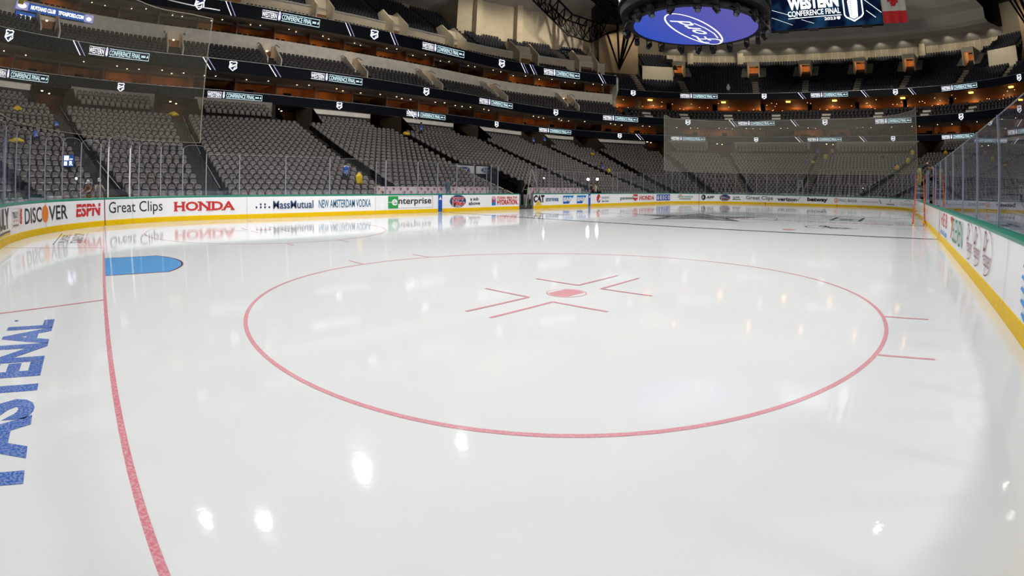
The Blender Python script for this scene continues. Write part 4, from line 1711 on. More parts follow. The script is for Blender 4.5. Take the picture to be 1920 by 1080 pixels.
# upper suites on the sides
for (a, b) in ((-42.2, 42.2), (101.8, 186)):
    ts2, XY2, S2 = arc_table(a, b, 29)
    n_ = int(S2[-1] / 4.35)
    for i in range(n_ + 1):
        s = S2[-1] * i / n_
        t = float(np.interp(s, S2, ts2))
        v, n = ring_dir(t, 30)
        rot = Matrix.Rotation(math.atan2(v[1], v[0]), 3, 'Z')
        m.box(rp(t, 31.2, 17.55), (.14, 3.6, 2.5), BROWN, rot)
        m.box(rp(t, 29.3, 17.6), (.12, .12, 2.3), SOFF, rot)
        if i < n_:
            tt = float(np.interp(s + 2.1, S2, ts2))
            rr = rng.random()
            if rr < .72:
                mlamp.box(rp(tt, 31.4, 19.07), (1.5 if rr < .4 else .5, .18, .03), WARMSTRIP, rot)  # added strip behind the lip, lights the upper back wall
            for k in range(2):
                mlamp.box(rp(tt + (k - .5) * 1.2, 28.6 + rng.random() * 1.5, 18.52 + .0), (.09, .09, .02), WARMDOT, rot)
            m.box(rp(tt + .5, 32.7, 17.2), (1.0, .3, 1.6), BLACK, rot)
    for dd in (29.1, 30.0):
        ts3, XY3, S3 = arc_table(a, b, dd)
        s = 0
        while s < S3[-1]:
            if rng.random() < .8:
                t = float(np.interp(s, S3, ts3))
                p = ring(t, dd)
                v, n = ring_dir(t, dd)
                low_chair(mch, p[0], p[1], 16.45, math.atan2(v[1], v[0]), BLACK)
            s += .66
# end concourse: ceiling bulbs, then unseen fill lights added for the warm glow
for (a, b) in ((42.6, 101.4),):
    for k in range(80):
        t = a + (b - a) * rng.random()
        d = 28 + 9 * rng.random() ** .7
        mlamp.box(rp(t, d, 16.50 - (d - 29) / 30), (.09, .09, .02), WARMDOT)
    for t in np.arange(a + 2, b, 4.5):
        l = bpy.data.lights.new('concourse_fill_light', 'POINT')
        l.energy = 110
        l.color = (1, .45, .16)
        l.shadow_soft_size = .3
        lo = bpy.data.objects.new('concourse_fill_light', l)
        COL.objects.link(lo)
        lo.location = rp(t, 35.0, 15.2)
    for t in (50.5, 56.5, 62.8, 69, 75.2, 81.5, 87.6):
        m.box(rp(t, 31, 15.0), (.7, .7, 3), BLACK)
    for t in (46.2,):
        m.box(rp(t, 30, 15.0), (1.3, .6, 3), BEIGE)
for ta in AIS_LOW:
    mlamp.box(rp(ta, 24.8, 8.98), (.18, .18, .04), WARMDOT)
    mlamp.box(rp(ta + .8, 25.8, 8.98), (.14, .14, .04), WARMDOT)
struct(m, 'wall_suite_divider', 'party walls between the suites')
struct(mlamp, 'ceiling_downlights_and_strips', 'warm downlights and added hidden strips in the suites')
o = mch.build('suite_seating')
tag(o, 'black chairs lined up along the front of the suites', 'seating', kind='stuff')

# amber lamps under the end ribbon
for t in (47.2, 57.3, 66.2, 72.6, 82.0, 91.6, 97.5):
    o = MB()
    o.box((0, 0, 0), (.75, .35, .22), AMBER)
    o.box((0, 0, .14), (.9, .4, .08), BLACK)
    r = o.build('amber_lamp')
    r.location = rp(t, 27.6, 16.33)
    v, n = ring_dir(t, 27)
    r.rotation_euler = (0, 0, math.atan2(v[1], v[0]))
    tag(r, 'small amber lamp glowing under the upper ribbon screen of the far end', 'lamp', 'amber lamps under the far end ribbon')

# portals of the end upper deck
for k, t in enumerate(UPE_POR):
    o = MB()
    o.box((-1.05, .2, 1.35), (.22, 3.2, 2.7), CREAM)
    o.box((1.05, .2, 1.35), (.22, 3.2, 2.7), CREAM)
    o.box((0, -1.3, 2.55), (2.3, .25, .75), CREAM)
    o.box((0, .3, 2.85), (2.3, 3.3, .15), CREAM)
    o.box((0, 1.75, 1.2), (2.0, .1, 2.6), WARM)
    for sgn in (-1, 1):
        for q in range(6):
            o.box((sgn * 1.75, -1.2 + q * .62, .15 + .42 * q), (1.1, .62, .3), CONCL)
    r = struct(o, 'door_%d' % (k + 1), 'cream framed portal with warm light in the far end upper deck')
    l = bpy.data.lights.new('portal_fill_light', 'POINT')  # unseen fill light added to warm the portal
    l.energy = 22
    l.color = (1, .5, .2)
    l.shadow_soft_size = .15
    lo = bpy.data.objects.new('portal_fill_light', l)
    COL.objects.link(lo)
    lo.location = rp(t, 35.9, 24.0)
    r.location = rp(t, 35.2, 22.0)
    v, n = ring_dir(t, 34)
    r.rotation_euler = (0, 0, math.atan2(v[1], v[0]))
m = MB()
for t in UPE_AIS:
    for k in range(16):
        d = 27.9 + .8 * k
        if 33.0 < d < 37.2 and t in UPE_POR:
            continue
        v, n = ring_dir(t, d)
        rot = Matrix.Rotation(math.atan2(v[1], v[0]), 3, 'Z')
        m.box(rp(t, d - .16, 17.25 + .55 * k - .0), (1.1, .4, .12), CONCL, rot)
        m.box(rp(t, d + .24, 17.25 + .55 * k + .22), (1.1, .4, .3), CONCL, rot)
for t in (45.5, 51, 57.5, 64.5, 71.8, 79.5, 86.5, 93.5):
    for k in range(3):
        v, n = ring_dir(t, 22)
        m.box(rp(t, 22.1 + .95 * k, 12.2 + .62 * k), (1.4, .9, .3), FASC, Matrix.Rotation(math.atan2(v[1], v[0]), 3, 'Z'))
struct(m, 'floor_upper_aisle', 'pale stepped aisles of the far end upper deck')
# small vomitories in the club rows
m = MB()
for t in (-34.5, -22.9, -11.3, 0.1, 11.9, 24.1, 35.0):
    for sgn in (-1, 1):
        q = t + sgn * .85
        A = [(24.6, 12.6), (28.3, 14.6), (28.3, 16.2), (27.2, 15.9), (24.6, 14.0)]
        m.add([rp(q - .07, d, z) for d, z in A] + [rp(q + .07, d, z) for d, z in A], [(0, 1, 2, 3, 4), (9, 8, 7, 6, 5)] + [(i, 5 + i, 5 + (i + 1) % 5, (i + 1) % 5) for i in range(5)], FASC)
        m.path([Vector(rp(q + sgn * .3, d, z)) for d, z in ((26.6, 15.7), (27.6, 16.2), (28.2, 16.2))], .05, BLACK, 4)
    m.quad(rp(t - .8, 28.33, 14.2), rp(t + .8, 28.33, 14.2), rp(t + .8, 28.33, 15.6), rp(t - .8, 28.33, 15.6), BROWN)
    m.box(rp(t, 27.6, 15.4), (.2, .2, .06), WARMDOT)
struct(m, 'wall_club_vomitory', 'low walls of the small stair openings in the club rows')

# ------------------------------------------------------------------ LED ribbon boards
def shield(g, u, z, h):
    w_ = h * .46
    pts = [(-1, .82), (-.55, 1), (0, .9), (.55, 1), (1, .82), (.86, .45), (1, -.35), (.35, -.78), (0, -1), (-.35, -.78), (-1, -.35), (-.86, .45)]
    g.poly([(u + a * w_, z + b * h / 2) for a, b in pts], LEDW)
    g.poly([(u + a * w_ * .78, z + b * h / 2 * .80) for a, b in pts], LEDN)
    g.poly([(u - w_ * .72, z - h * .20), (u - w_ * .72, z - h * .04), (u + w_ * .72, z + h * .26), (u + w_ * .72, z + h * .10)], LEDW)
    g.poly([(u - w_ * .72, z - h * .0), (u - w_ * .70, z + h * .24), (u - w_ * .1, z + h * .20)], LEDW)
    g.poly([(u + w_ * .6, z + h * .02), (u + w_ * .5, z - h * .2), (u + w_ * .0, z - h * .32)], LEDW)


def finals(g, u, z, W_, h):
    x0 = u - W_ / 2
    g.rect(x0, z - h * .50, x0 + W_ * .26, z - h * .44, LEDW)
    g.rect(x0, z + h * .44, x0 + W_ * .26, z + h * .50, LEDW)
    g.text('WESTERN', x0, z - h * .34, x0 + W_ * .25, z + h * .34, LEDW, bold=.012)
    # trophy badge
    c = x0 + W_ * .295
    g.poly([(c - h * .22, z + h * .5), (c + h * .22, z + h * .5), (c + h * .22, z - h * .35), (c, z - h * .6), (c - h * .22, z - h * .35)], LEDP)
    g.poly([(c - h * .10, z - h * .4), (c + h * .10, z - h * .4), (c + h * .12, z + h * .05), (c + h * .04, z + h * .15), (c + h * .06, z + h * .62), (c - h * .06, z + h * .62), (c - h * .04, z + h * .15), (c - h * .12, z + h * .05)], LEDW)
    xa = x0 + W_ * .335
    g.rect(xa, z - h * .50, x0 + W_, z - h * .44, LEDC)
    g.rect(xa, z + h * .44, x0 + W_, z + h * .50, LEDC)
    g.text('CONFERENCE FINAL', xa + .03, z - h * .32, x0 + W_ * .86, z + h * .32, LEDC, bold=.008)
    g.text('2023', x0 + W_ * .87, z - h * .14, x0 + W_ * .94, z + h * .14, LEDC, bold=.05)
    g.rect(x0 + W_ * .995, z - h * .5, x0 + W_, z + h * .5, LEDC)
    g.poly([(x0 + W_ * .955, z - h * .2), (x0 + W_ * .975, z + h * .25), (x0 + W_ * .985, z - h * .1)], LEDC)


def slashes(g, u, z, h, n=2):
    for k in range(n):
        x = u + k * .45
        g.poly([(x, z + h * .5), (x + .10, z + h * .5), (x + .98, z - h * .5), (x + .88, z - h * .5)], LEDW if k == 0 else LEDP)


def ribbon(name, label, t0, t1, d, z0, z1, items):
    root = empty(name, rp((t0 + t1) / 2, d, (z0 + z1) / 2))
    tag(root, label, 'led screen')
    org = Vector(root.location)
    m = MB()
    ring_band(m, [(d, z0), (d, z1), (d + .35, z1), (d + .35, z0), (d, z0)], t0, t1, SCREEN, 1.0)
    m.v = [tuple(Vector(v) - org) for v in m.v]
    scr_ = m.build('screen', root)
    m = MB()
    ring_band(m, [(d - .02, z1), (d - .02, z1 + .03), (d + .36, z1 + .03)], t0, t1, ALU, 1.0)
    m.v = [tuple(Vector(v) - org) for v in m.v]
    m.build('top_trim', root)
    zc = (z0 + z1) / 2
    h = z1 - z0
    for (kind, t, sc) in items:
        g = G(map_ring(t, d, zc), .5)
        if kind == 's':
            shield(g, 0, 0, h * .86)
            lab = 'white shield emblem on the screen'
        elif kind == 'f':
            finals(g, 0, 0, sc, h * .62)
            lab = 'white and cyan playoff lettering with a trophy badge'
        else:
            slashes(g, 0, 0, h)
            lab = 'slanted white light streaks'
        g.mb.v = [tuple(Vector(v) - org) for v in g.mb.v]
        g.build('screen_graphic', scr_, lab)


R1 = [-37.05, -27.9, -16.35, -4.1, 8.05, 20.3, 30.55, 40.8, 51.2, 61.4, 71.65, 81.9, 91.85]
R2 = [-38.8, -28.6, -17.15, -5.15, 7.1, 19.05, 29.95, 40.4, 50.95, 61.4, 71.9, 82.35, 93.0]
items = []
for i, t in enumerate(R1):
    items.append(('f' if i % 2 == 0 else 's', t, 5.5))
items += [('f', 102.5, 5.5), ('s', 112.5, 0), ('l', 43.2, 0), ('l', 67.2, 0), ('l', 76.8, 0), ('l', 5.2, 0), ('s', -47, 0)]
ribbon('led_ribbon_board', 'lowest dark led ribbon running round the front of the lower suites', TLO, THI, 22.0, 9.0, 9.86, items)
items = []
for i, t in enumerate(R2):
    items.append(('s' if i % 2 == 0 else 'f', t, 5.8))
items += [('s', 103, 0), ('f', 113, 5.8), ('l', -20.5, 0), ('l', -13.3, 0), ('l', 57.2, 0), ('l', 66.6, 0), ('f', -49, 5.8), ('l', -33, 0)]
ribbon('led_ribbon_board', 'middle dark led ribbon below the club seats', TLO, THI, 21.0, 11.38, 12.42, items)
items = [('s', -20.65, 0), ('f', -9.0, 7.0), ('s', 2.85, 0), ('f', 14.5, 7.0), ('s', 25.5, 0), ('f', 34.3, 6.4), ('l', -17.6, 0), ('l', -1.6, 0), ('l', 5.2, 0), ('l', 28.3, 0), ('l', 39.6, 0), ('f', -32.5, 7.0), ('l', 29.6, 0)]
ribbon('led_ribbon_board', 'highest dark led ribbon along the far side above the upper suites', -42.3, 42.3, 26.8, 18.38, 19.80, items)
items = [('s', 44.6, 0), ('f', 53.8, 6.4), ('s', 62.9, 0), ('f', 72.0, 6.4), ('s', 81.25, 0), ('f', 90.35, 6.4), ('s', 99.35, 0), ('l', 67.6, 0), ('l', 76.4, 0), ('l', 83, 0)]
ribbon('led_ribbon_board', 'dark led ribbon along the far end under the upper deck seats', 42.4, 101.6, 26.8, 16.60, 17.68, items)
ribbon('led_ribbon_board', 'highest dark led ribbon along the near side', 101.8, 186, 26.8, 18.38, 19.80, [('f', 107, 6.4), ('s', 116, 0)])

# Mustang club sign on the fascia
root = empty('fascia_sign', rp(-33.9, 28.2, 16.4))
tag(root, 'blue lit banner sign on the pale fascia at the near end corner', 'sign')
org = Vector(root.location)
g = G(map_ring(-33.9, 28.2, 16.42), .5)
g.rect(-4.4, -.36, 4.4, .36, LEDB)
g.rect(-4.4, -.36, -3.0, .36, LEDP)
g.rect(3.4, -.36, 4.4, .36, LEDP)
g.ell(-3.7, 0, .5, .22, LEDW, 20)
g.text('MUSTANG CLUB', -2.7, -.17, .1, .2, LEDW, bold=.05)
g.text('TEXASFORD.COM', .4, -.17, 3.3, .2, LEDW, bold=.05)
g.ell(3.9, -.05, .3, .18, LEDW, 12)
g.mb.v = [tuple(Vector(v) - org) for v in g.mb.v]
g.build('sign_face', root)
m = MB()
ring_band(m, [(28.19, 16.04), (28.19, 16.80), (28.34, 16.80), (28.34, 16.04)], -36.75, -31.05, BLACK, .5)
m.v = [tuple(Vector(v) - org) for v in m.v]
m.build('casing', root)
# club bar behind it: posters, counter
for (tc, z, w_, h_, mt, lab, tx) in ((-36.4, 15.45, 2.2, .8, LEDB, 'blue lit poster in the club bar near the corner', 'CLUB'), (-33.0, 14.85, 1.1, .6, LEDR, 'red lit poster in the club bar', 'BAR'), (-31.7, 14.75, 1.7, .7, AD['white'], 'white notice board in the club bar', 'THE BEST IN TEXAS')):
    root = empty('wall_poster', rp(tc, 28.0, z))
    tag(root, lab, 'poster')
    org = Vector(root.location)
    g = G(map_ring(tc, 28.0, z), .5)
    g.rect(-w_ / 2, -h_ / 2, w_ / 2, h_ / 2, mt)
    g.text(tx, -w_ * .35, -h_ * .2, w_ * .35, h_ * .2, LEDW if mt is not AD['white'] else AD['red'], bold=.03)
    g.mb.v = [tuple(Vector(v) - org) for v in g.mb.v]
    g.build('poster_face', root)
    m = MB()
    v, n = ring_dir(tc, 28.1)
    m.box(Vector(rp(tc, 28.1, z)) - org, (w_ + .1, .08, h_ + .1), BLACK, Matrix.Rotation(math.atan2(v[1], v[0]), 3, 'Z'))
    m.build('casing', root)


# ------------------------------------------------------------------ scoreboard over centre ice
def scoreboard():
    zc = 11.05
    root = empty('centre_scoreboard', (CX, CY, zc))
    tag(root, 'round black scoreboard hung over centre ice with a blue screen underneath', 'scoreboard')
    n = 72
    vs = [(0, 0, 0)] + [(3.70 * math.cos(2 * math.pi * i / n), 3.70 * math.sin(2 * math.pi * i / n), 0) for i in range(n)]
    blue = bpy.data.materials.new('screen_blue_purple')
    blue.use_nodes = True
    nt = blue.node_tree
    nt.nodes.clear()
    tc = nt.nodes.new('ShaderNodeTexCoord')
    sx = nt.nodes.new('ShaderNodeSeparateXYZ')
    nt.links.new(tc.outputs['Object'], sx.inputs[0])
    mr = nt.nodes.new('ShaderNodeMapRange')
    mr.inputs['From Min'].default_value = 3.7
    mr.inputs['From Max'].default_value = -2.5
    nt.links.new(sx.outputs['Y'], mr.inputs['Value'])
    cr = nt.nodes.new('ShaderNodeValToRGB')
    cr.color_ramp.elements[0].color = (.035, .085, .48, 1)
    cr.color_ramp.elements[1].color = (.115, .105, .42, 1)
    nt.links.new(mr.outputs[0], cr.inputs[0])
    em = nt.nodes.new('ShaderNodeEmission')
    nt.links.new(cr.outputs[0], em.inputs[0])
    em.inputs[1].default_value = 1.0
    oo = nt.nodes.new('ShaderNodeOutputMaterial')
    nt.links.new(em.outputs[0], oo.inputs[0])
    o = new_obj('bottom_screen', vs, [(0, 1 + (i + 1) % n, 1 + i) for i in range(n)], blue, root)
    o['label'] = 'blue to purple round screen facing the ice'
    # oval emblem: x axis from the far right letter to the near left letter
    e3x, e3y = Vector((-1, 0.027, 0)), Vector((.027, 1, 0))
    cc = Vector((30.89, 13.17, 0)) - Vector((CX, CY, 0))
    g = G(map_plane(cc, e3x, e3y, (0, 0, -1), .015), 10)
    g.ringe(0, 0, 3.37, 1.16, .11, LEDW, 60)
    g.text('ord', -.95, -.42, 2.35, .55, LEDW, bold=.01, shear=.5)
    # swash capital
    g.line([(-2.75, .30), (-2.55, .62), (-2.0, .66), (-1.3, .50), (-.8, .62)], .13, LEDW)
    g.line([(-1.75, .58), (-1.95, .1), (-2.2, -.4), (-2.6, -.62), (-2.95, -.42)], .15, LEDW)
    g.line([(-2.35, .02), (-1.9, .10), (-1.35, .02)], .10, LEDW)
    g.line([(-2.0, -.62), (-1.0, -.78), (.2, -.72), (1.3, -.5)], .08, LEDW)
    g.build('oval_emblem', o, 'white oval script emblem on the blue screen')
    m = MB()
    m.lathe([(3.72, -.03), (4.0, .0), (4.0, .5), (3.72, .5)], (0, 0, 0), BLACK, 72, caps=False)
    m.lathe([(3.9, .5), (4.45, .55), (4.5, 1.1), (4.3, 1.2)], (0, 0, 0), BLACK, 72, caps=False)
    m.build('lighting_ring', root)
    # outer screens, slightly flaring wall
    m = MB()
    n = 72
    vs, fs = [], []
    for (r, z) in ((4.45, .95), (4.58, 1.15), (4.58, 4.6), (4.4, 4.7)):
        for i in range(n):
            vs.append((r * math.cos(2 * math.pi * i / n), r * math.sin(2 * math.pi * i / n), z))
    for j in range(3):
        for i in range(n):
            fs.append((j * n + i, j * n + (i + 1) % n, (j + 1) * n + (i + 1) % n, (j + 1) * n + i))
    m.add(vs, fs, SCREEN)
    osc = m.build('outer_screen', root)
    m = MB()
    m.lathe([(4.0, 1.1), (4.6, 1.05)], (0, 0, 0), BLACK, 72)
    m.build('underside', root)

    def mcyl(a0):
        def f(u, z, lay):
            a = a0 - u / 4.6
            r = 4.60 + .004 * lay
            return (r * math.cos(a), r * math.sin(a), z)
        return f
    azc = math.atan2(1.7 - CY, 3.47 - CX)
    g = G(mcyl(azc - math.radians(69)), .3)
    shield(g, 0, 2.0, 1.7)
    g.build('screen_graphic', osc, 'white shield emblem at the edge of the outer screen')
    g = G(mcyl(azc + math.radians(56)), .3)
    g.text('DALLAS', -1.0, 1.6, 1.0, 2.3, LEDW, bold=.04)
    g.rect(-1.2, 1.3, 1.2, 1.37, LEDW)
    g.poly([(-.2, 2.5), (.2, 2.5), (0, 2.9)], LEDR)
    g.build('screen_graphic', osc, 'white lettering at the other edge of the outer screen')
    # spotlights hung from the ring
    for i in range(22):
        a = 2 * math.pi * (i + .3) / 22 + (.05 if i % 3 == 0 else 0)
        r = 4.18
        m = MB()
        c = Vector((r * math.cos(a), r * math.sin(a), 0))
        m.box(c + Vector((0, 0, .12)), (.36, .30, .14), BLACK)
        for sgn in (-1, 1):
            t_ = Vector((-math.sin(a), math.cos(a), 0)) * .19 * sgn
            m.bar(c + t_ + Vector((0, 0, .1)), c + t_ + Vector((0, 0, -.32)), .05, BLACK)
        q = Vector((math.cos(a + 1.2 * math.sin(i * 2.1)), math.sin(a + 1.2 * math.sin(i * 2.1)), -1.3)).normalized()
        m.lathe([(.10, -.22), (.15, -.1), (.16, .18), (.13, .22)], c + Vector((0, 0, -.30)), BLACK, 12, axis=q)
        sp_ = m.build('spotlight', root)
        m = MB()
        m.lathe([(.125, .221), (.11, .226)], c + Vector((0, 0, -.30)), mat('lens_glass', (.06, .07, .09), .15, metal=.3), 12, axis=q)
        m.build('lens', sp_)
    m = MB()
    m.lathe([(2.2, 4.6), (2.2, 8), (.6, 9)], (0, 0, 0), BLACK, 24)
    for i in range(4):
        a = math.pi / 4 + i * math.pi / 2
        m.bar((2 * math.cos(a), 2 * math.sin(a), 8), (5 * math.cos(a), 5 * math.sin(a), 29), .06, BLACK)
    m.build('hanger', root)


scoreboard()


# ------------------------------------------------------------------ video board and flag at the far end
def video_board():
    X = 74.0
    root = empty('video_board', (X, 10.8, 27.6))
    tag(root, 'wide video board with white playoff lettering hanging at the far end', 'video board')
    org = Vector(root.location)
    m = MB()
    m.box((.25, 0, 0), (.5, 16.8, 6.7), BLACK)
    for y in (-6, 2, 6.5):
        m.box((.2, y, -3.45), (.3, 1.5, .25), BLACK)
        m.bar((.3, y, 3), (.3, y, 10), .1, BLACK)
    m.build('casing', root)
    scr = bpy.data.materials.new('video_navy')
    scr.use_nodes = True
    nt = scr.node_tree
    nt.nodes.clear()
    tc = nt.nodes.new('ShaderNodeTexCoord')
    nz = nt.nodes.new('ShaderNodeTexNoise')
    nz.inputs['Scale'].default_value = .35
    nt.links.new(tc.outputs['Object'], nz.inputs['Vector'])
    cr = nt.nodes.new('ShaderNodeValToRGB')
    cr.color_ramp.elements[0].position = .42
    cr.color_ramp.elements[0].color = (.002, .005, .02, 1)
    cr.color_ramp.elements[1].position = .72
    cr.color_ramp.elements[1].color = (.012, .05, .11, 1)
    nt.links.new(nz.outputs['Fac'], cr.inputs[0])
    em = nt.nodes.new('ShaderNodeEmission')
    nt.links.new(cr.outputs[0], em.inputs[0])
    oo = nt.nodes.new('ShaderNodeOutputMaterial')
    nt.links.new(em.outputs[0], oo.inputs[0])
    g = G(map_plane((0, 0, 0), (0, -1, 0), (0, 0, 1), (-1, 0, 0), .02), 30)
    g.rect(-8.3, -3.25, 8.3, 3.25, scr)
    vsc = g.build('screen', root)
    # u = 10.8 - y ; y at pixel: text spans y 16.3 (left) .. 8.2
    g = G(map_plane((-.05, 0, 0), (0, -1, 0), (0, 0, 1), (-1, 0, 0), .02), 30)
    g.text('WESTERN', -5.5, -.35, 2.15, 1.55, LEDW, bold=.06)
    g.text('CONFERENCE FINAL', -5.6, -1.35, 2.3, -.5, LEDW, bold=.015)
    g.rect(-5.6, -1.66, 2.4, -1.56, LEDW)
    g.text('2023', -.2, -2.25, 1.5, -1.82, LEDW, bold=.02)
    g.poly([(1.65, -1.82), (2.2, -1.82), (2.15, -2.15), (1.9, -2.3), (1.65, -2.1)], LEDW)
    g.poly([(2.75, 3.0), (5.7, 3.0), (5.7, -1.7), (5.4, -2.1), (4.2, -2.75), (3.0, -2.1), (2.75, -1.7)], LEDW)
    g.poly([(2.95, 3.0), (5.5, 3.0), (5.5, -1.6), (5.25, -1.95), (4.2, -2.5), (3.15, -1.95), (2.95, -1.6)], LEDN)
    g.poly([(3.6, -2.05), (4.2, -2.35), (4.8, -2.05), (4.95, .3), (4.7, .75), (4.5, .8), (4.45, 2.0), (4.7, 3.0), (3.75, 3.0), (3.95, 2.0), (3.9, .8), (3.7, .75), (3.45, .3)], LEDW)
    for k in range(8):
        g.rect(3.7, -1.8 + k * .28, 4.05, -1.7 + k * .28, LEDP)
    g.build('playoff_emblem', vsc, 'white lettering with a silver trophy badge')
    g = G(map_plane((-.06, 0, 0), (0, -1, 0), (0, 0, 1), (-1, 0, 0), .02), 30)
    for (a, b, c, d, w_) in ((5.9, 1.6, 8.2, .4, .09), (5.9, .5, 8.3, -1.6, .07), (6.1, -1.2, 7.4, -2.3, .08), (-8.1, 0, -4, -1.6, .05), (-8.1, -1.2, -5, -2.6, .04), (6.6, 3, 8.3, 1.9, .12), (-3.6, -1.9, -1.8, -2.6, .04)):
        g.line([(a, b), (c, d)], w_, LEDW)
    g.build('light_streaks', vsc, 'thin slanted white streaks')


video_board()


def flag():
    X = 73.7
    root = empty('canadian_flag', (X, .55, 27.8))
    tag(root, 'red and white maple leaf flag hanging beside the video board', 'flag')
    RED = mat('flag_red', (.62, .02, .03), .8)
    WH = mat('flag_white', (.62, .62, .60), .8)
    m = MB()
    n = 16
    for (z0, z1, mt) in ((-3.5, -1.75, RED), (-1.75, 1.75, WH), (1.75, 3.5, RED)):
        vs, fs = [], []
        for i in range(n + 1):
            y = 1.75 - 3.5 * i / n
            x = .10 * math.sin(i * 1.1)
            vs += [(x, y, z0), (x * .4, y, z1)] if z0 < -3 else [(x * .4, y, z0), (x * .4, y, z1)]
        fs = [(2 * i, 2 * i + 2, 2 * i + 3, 2 * i + 1) for i in range(n)]
        m.add(vs, fs, mt)
    m.build('cloth', root)
    half = [(0, 1.0), (.18, .68), (.34, .76), (.26, .25), (.52, .50), (.58, .36), (.86, .40), (.76, .16), (.88, .06), (.42, -.28), (.48, -.44), (.06, -.38), (.06, -.85)]
    pts = half + [(-a, b) for a, b in half[::-1][:-1]]
    # the leaf lies on its side, tip toward the left of the flag
    g = G(map_plane((-.12, 0, 0), (0, -1, 0), (0, 0, 1), (-1, 0, 0), .012), 30)
    g.put([(0, 0)] + [(-b * 1.35 + .1, a * 1.35) for a, b in pts], [(0, 1 + i, 1 + (i + 1) % len(pts)) for i in range(len(pts))], RED)
    g.build('maple_leaf', root, 'red maple leaf lying on its side')
    m = MB()
    m.bar((0, 1.8, 3.52), (0, -1.8, 3.52), .06, BLACK)
    for y in (-1.5, 1.5):
        m.bar((0, y, 3.5), (0, y, 9.5), .03, BLACK)
    m.build('hanging_bar', root)


flag()


# ------------------------------------------------------------------ roof trusses and the black props
def truss(mb, a, b, depth, w_=.28, n=8, up=(0, 0, 1)):
    a, b = Vector(a), Vector(b)
    u = Vector(up) * depth
    side = (b - a).normalized().cross(Vector((0, 0, 1))).normalized() * depth * .45
    for q in (Vector((0, 0, 0)), u + side, u - side):
        mb.bar(a + q, b + q, w_, STEEL)
    for i in range(n):
        p0, p1 = a.lerp(b, i / n), a.lerp(b, (i + 1) / n)
        mb.bar(p0, p1 + u + side, w_ * .6, STEEL)
        mb.bar(p0 + u - side, p1, w_ * .6, STEEL)
        mb.bar(p0, p0 + u + side, w_ * .6, STEEL)
        mb.bar(p0, p0 + u - side, w_ * .6, STEEL)
        mb.bar(p0 + u + side, p1 + u - side, w_ * .5, STEEL)


def props(tb, s):
    m = MB()
    base = Vector(rp(tb, 33.6, 22.6))
    t1, t2 = tb - s * 1.4, tb + s * 1.4
    for (t, d, z, w_) in ((tb - s * 1.5, 33.8, 29.3, .42), (tb - s * .6, 32, 31, .5), (tb + s * .2, 30, 31, .62), (tb + s * 2.2, 31, 30.5, .42), (tb + s * .9, 27, 33, .5)):
        m.bar(base, rp(t, d, z), w_ * .6, STEEL, 6, w_)
    m.bar(rp(tb - s * 1.5, 33.8, 29.3), rp(tb + s * 2.2, 31, 30.5), .35, STEEL)
    nodes = [rp(tb - s * 1.5, 33.8, 29.3), rp(tb - s * 3.6, 34.2, 27.4), rp(tb - s * 6.6, 34, 28.1), rp(tb - s * 11.3, 34, 33.4)]
    truss(m, nodes[1], nodes[0], 3.0, .22, 3)
    truss(m, nodes[2], nodes[1], 3.4, .22, 3)
    truss(m, nodes[3], nodes[2], 3.4, .26, 5)
    truss(m, rp(tb - s * 9.5, 27, 35.0), rp(tb - s * 1.0, 28, 29.5), 3.4, .26, 8)
    truss(m, rp(tb - s * 8.0, 20, 36.5), rp(tb + s * .2, 25, 30.5), 3.4, .24, 8)
    return struct(m, 'beam_roof_truss', 'black steel roof trusses meeting on a propped corner support')


props(44.6, 1)
props(99.4, -1)
m = MB()
for (a, b) in (((62, -22, 33), (80, 2, 32)), ((66, -26, 35), (84, -4, 33.5))):
    truss(m, a, b, 3.0, .22, 8)
for y in (-6, 13, 32):
    truss(m, (6, y, 35), (70, y, 35), 3.0, .25, 16)
struct(m, 'beam_main_truss', 'black lattice trusses under the roof')

# housings for the added wash lights, then the floodlights
for (x, y, z, tx, ty, tz) in ADDED_WASH:
    o = empty('added_wash_light', (x, y, z + .5))
    d = (Vector((tx, ty, tz)) - Vector((x, y, z))).normalized()
    m = MB()
    m.box((0, 0, 0), (.5, .5, .45), BLACK, d.to_track_quat('Z', 'Y').to_matrix())
    m.bar((0, 0, 0), (0, 0, 6), .06, BLACK)
    m.build('housing', o)
    tag(o, 'black housing of an added wash light over the ice, turned to the stands', 'house light', 'added wash lights over the ice')
for (x, y, z, _r) in LAMP_SPOTS:  # floodlight fixtures, the added overhead ones included
    m = MB()
    o = empty('arena_floodlight', (x, y, z + .45))
    d = Vector((30.48 + (x - 30.48) * .95, 13, 0)) - Vector((x, y, z))
    d.normalize()
    m.lathe([(.15, -.35), (.42, -.1), (.5, .12), (.46, .12)], (0, 0, 0), BLACK, 16, axis=d)
    m.bar((0, 0, 0), (0, 0, 7), .06, BLACK)
    m.build('housing', o)
    m = MB()
    m.lathe([(.40, .13), (.36, .135)], (0, 0, 0), BRIGHT, 16, axis=d)
    m.build('lens', o)
    tag(o, 'round floodlight hung high over the stands', 'floodlight', 'floodlights over the stands')


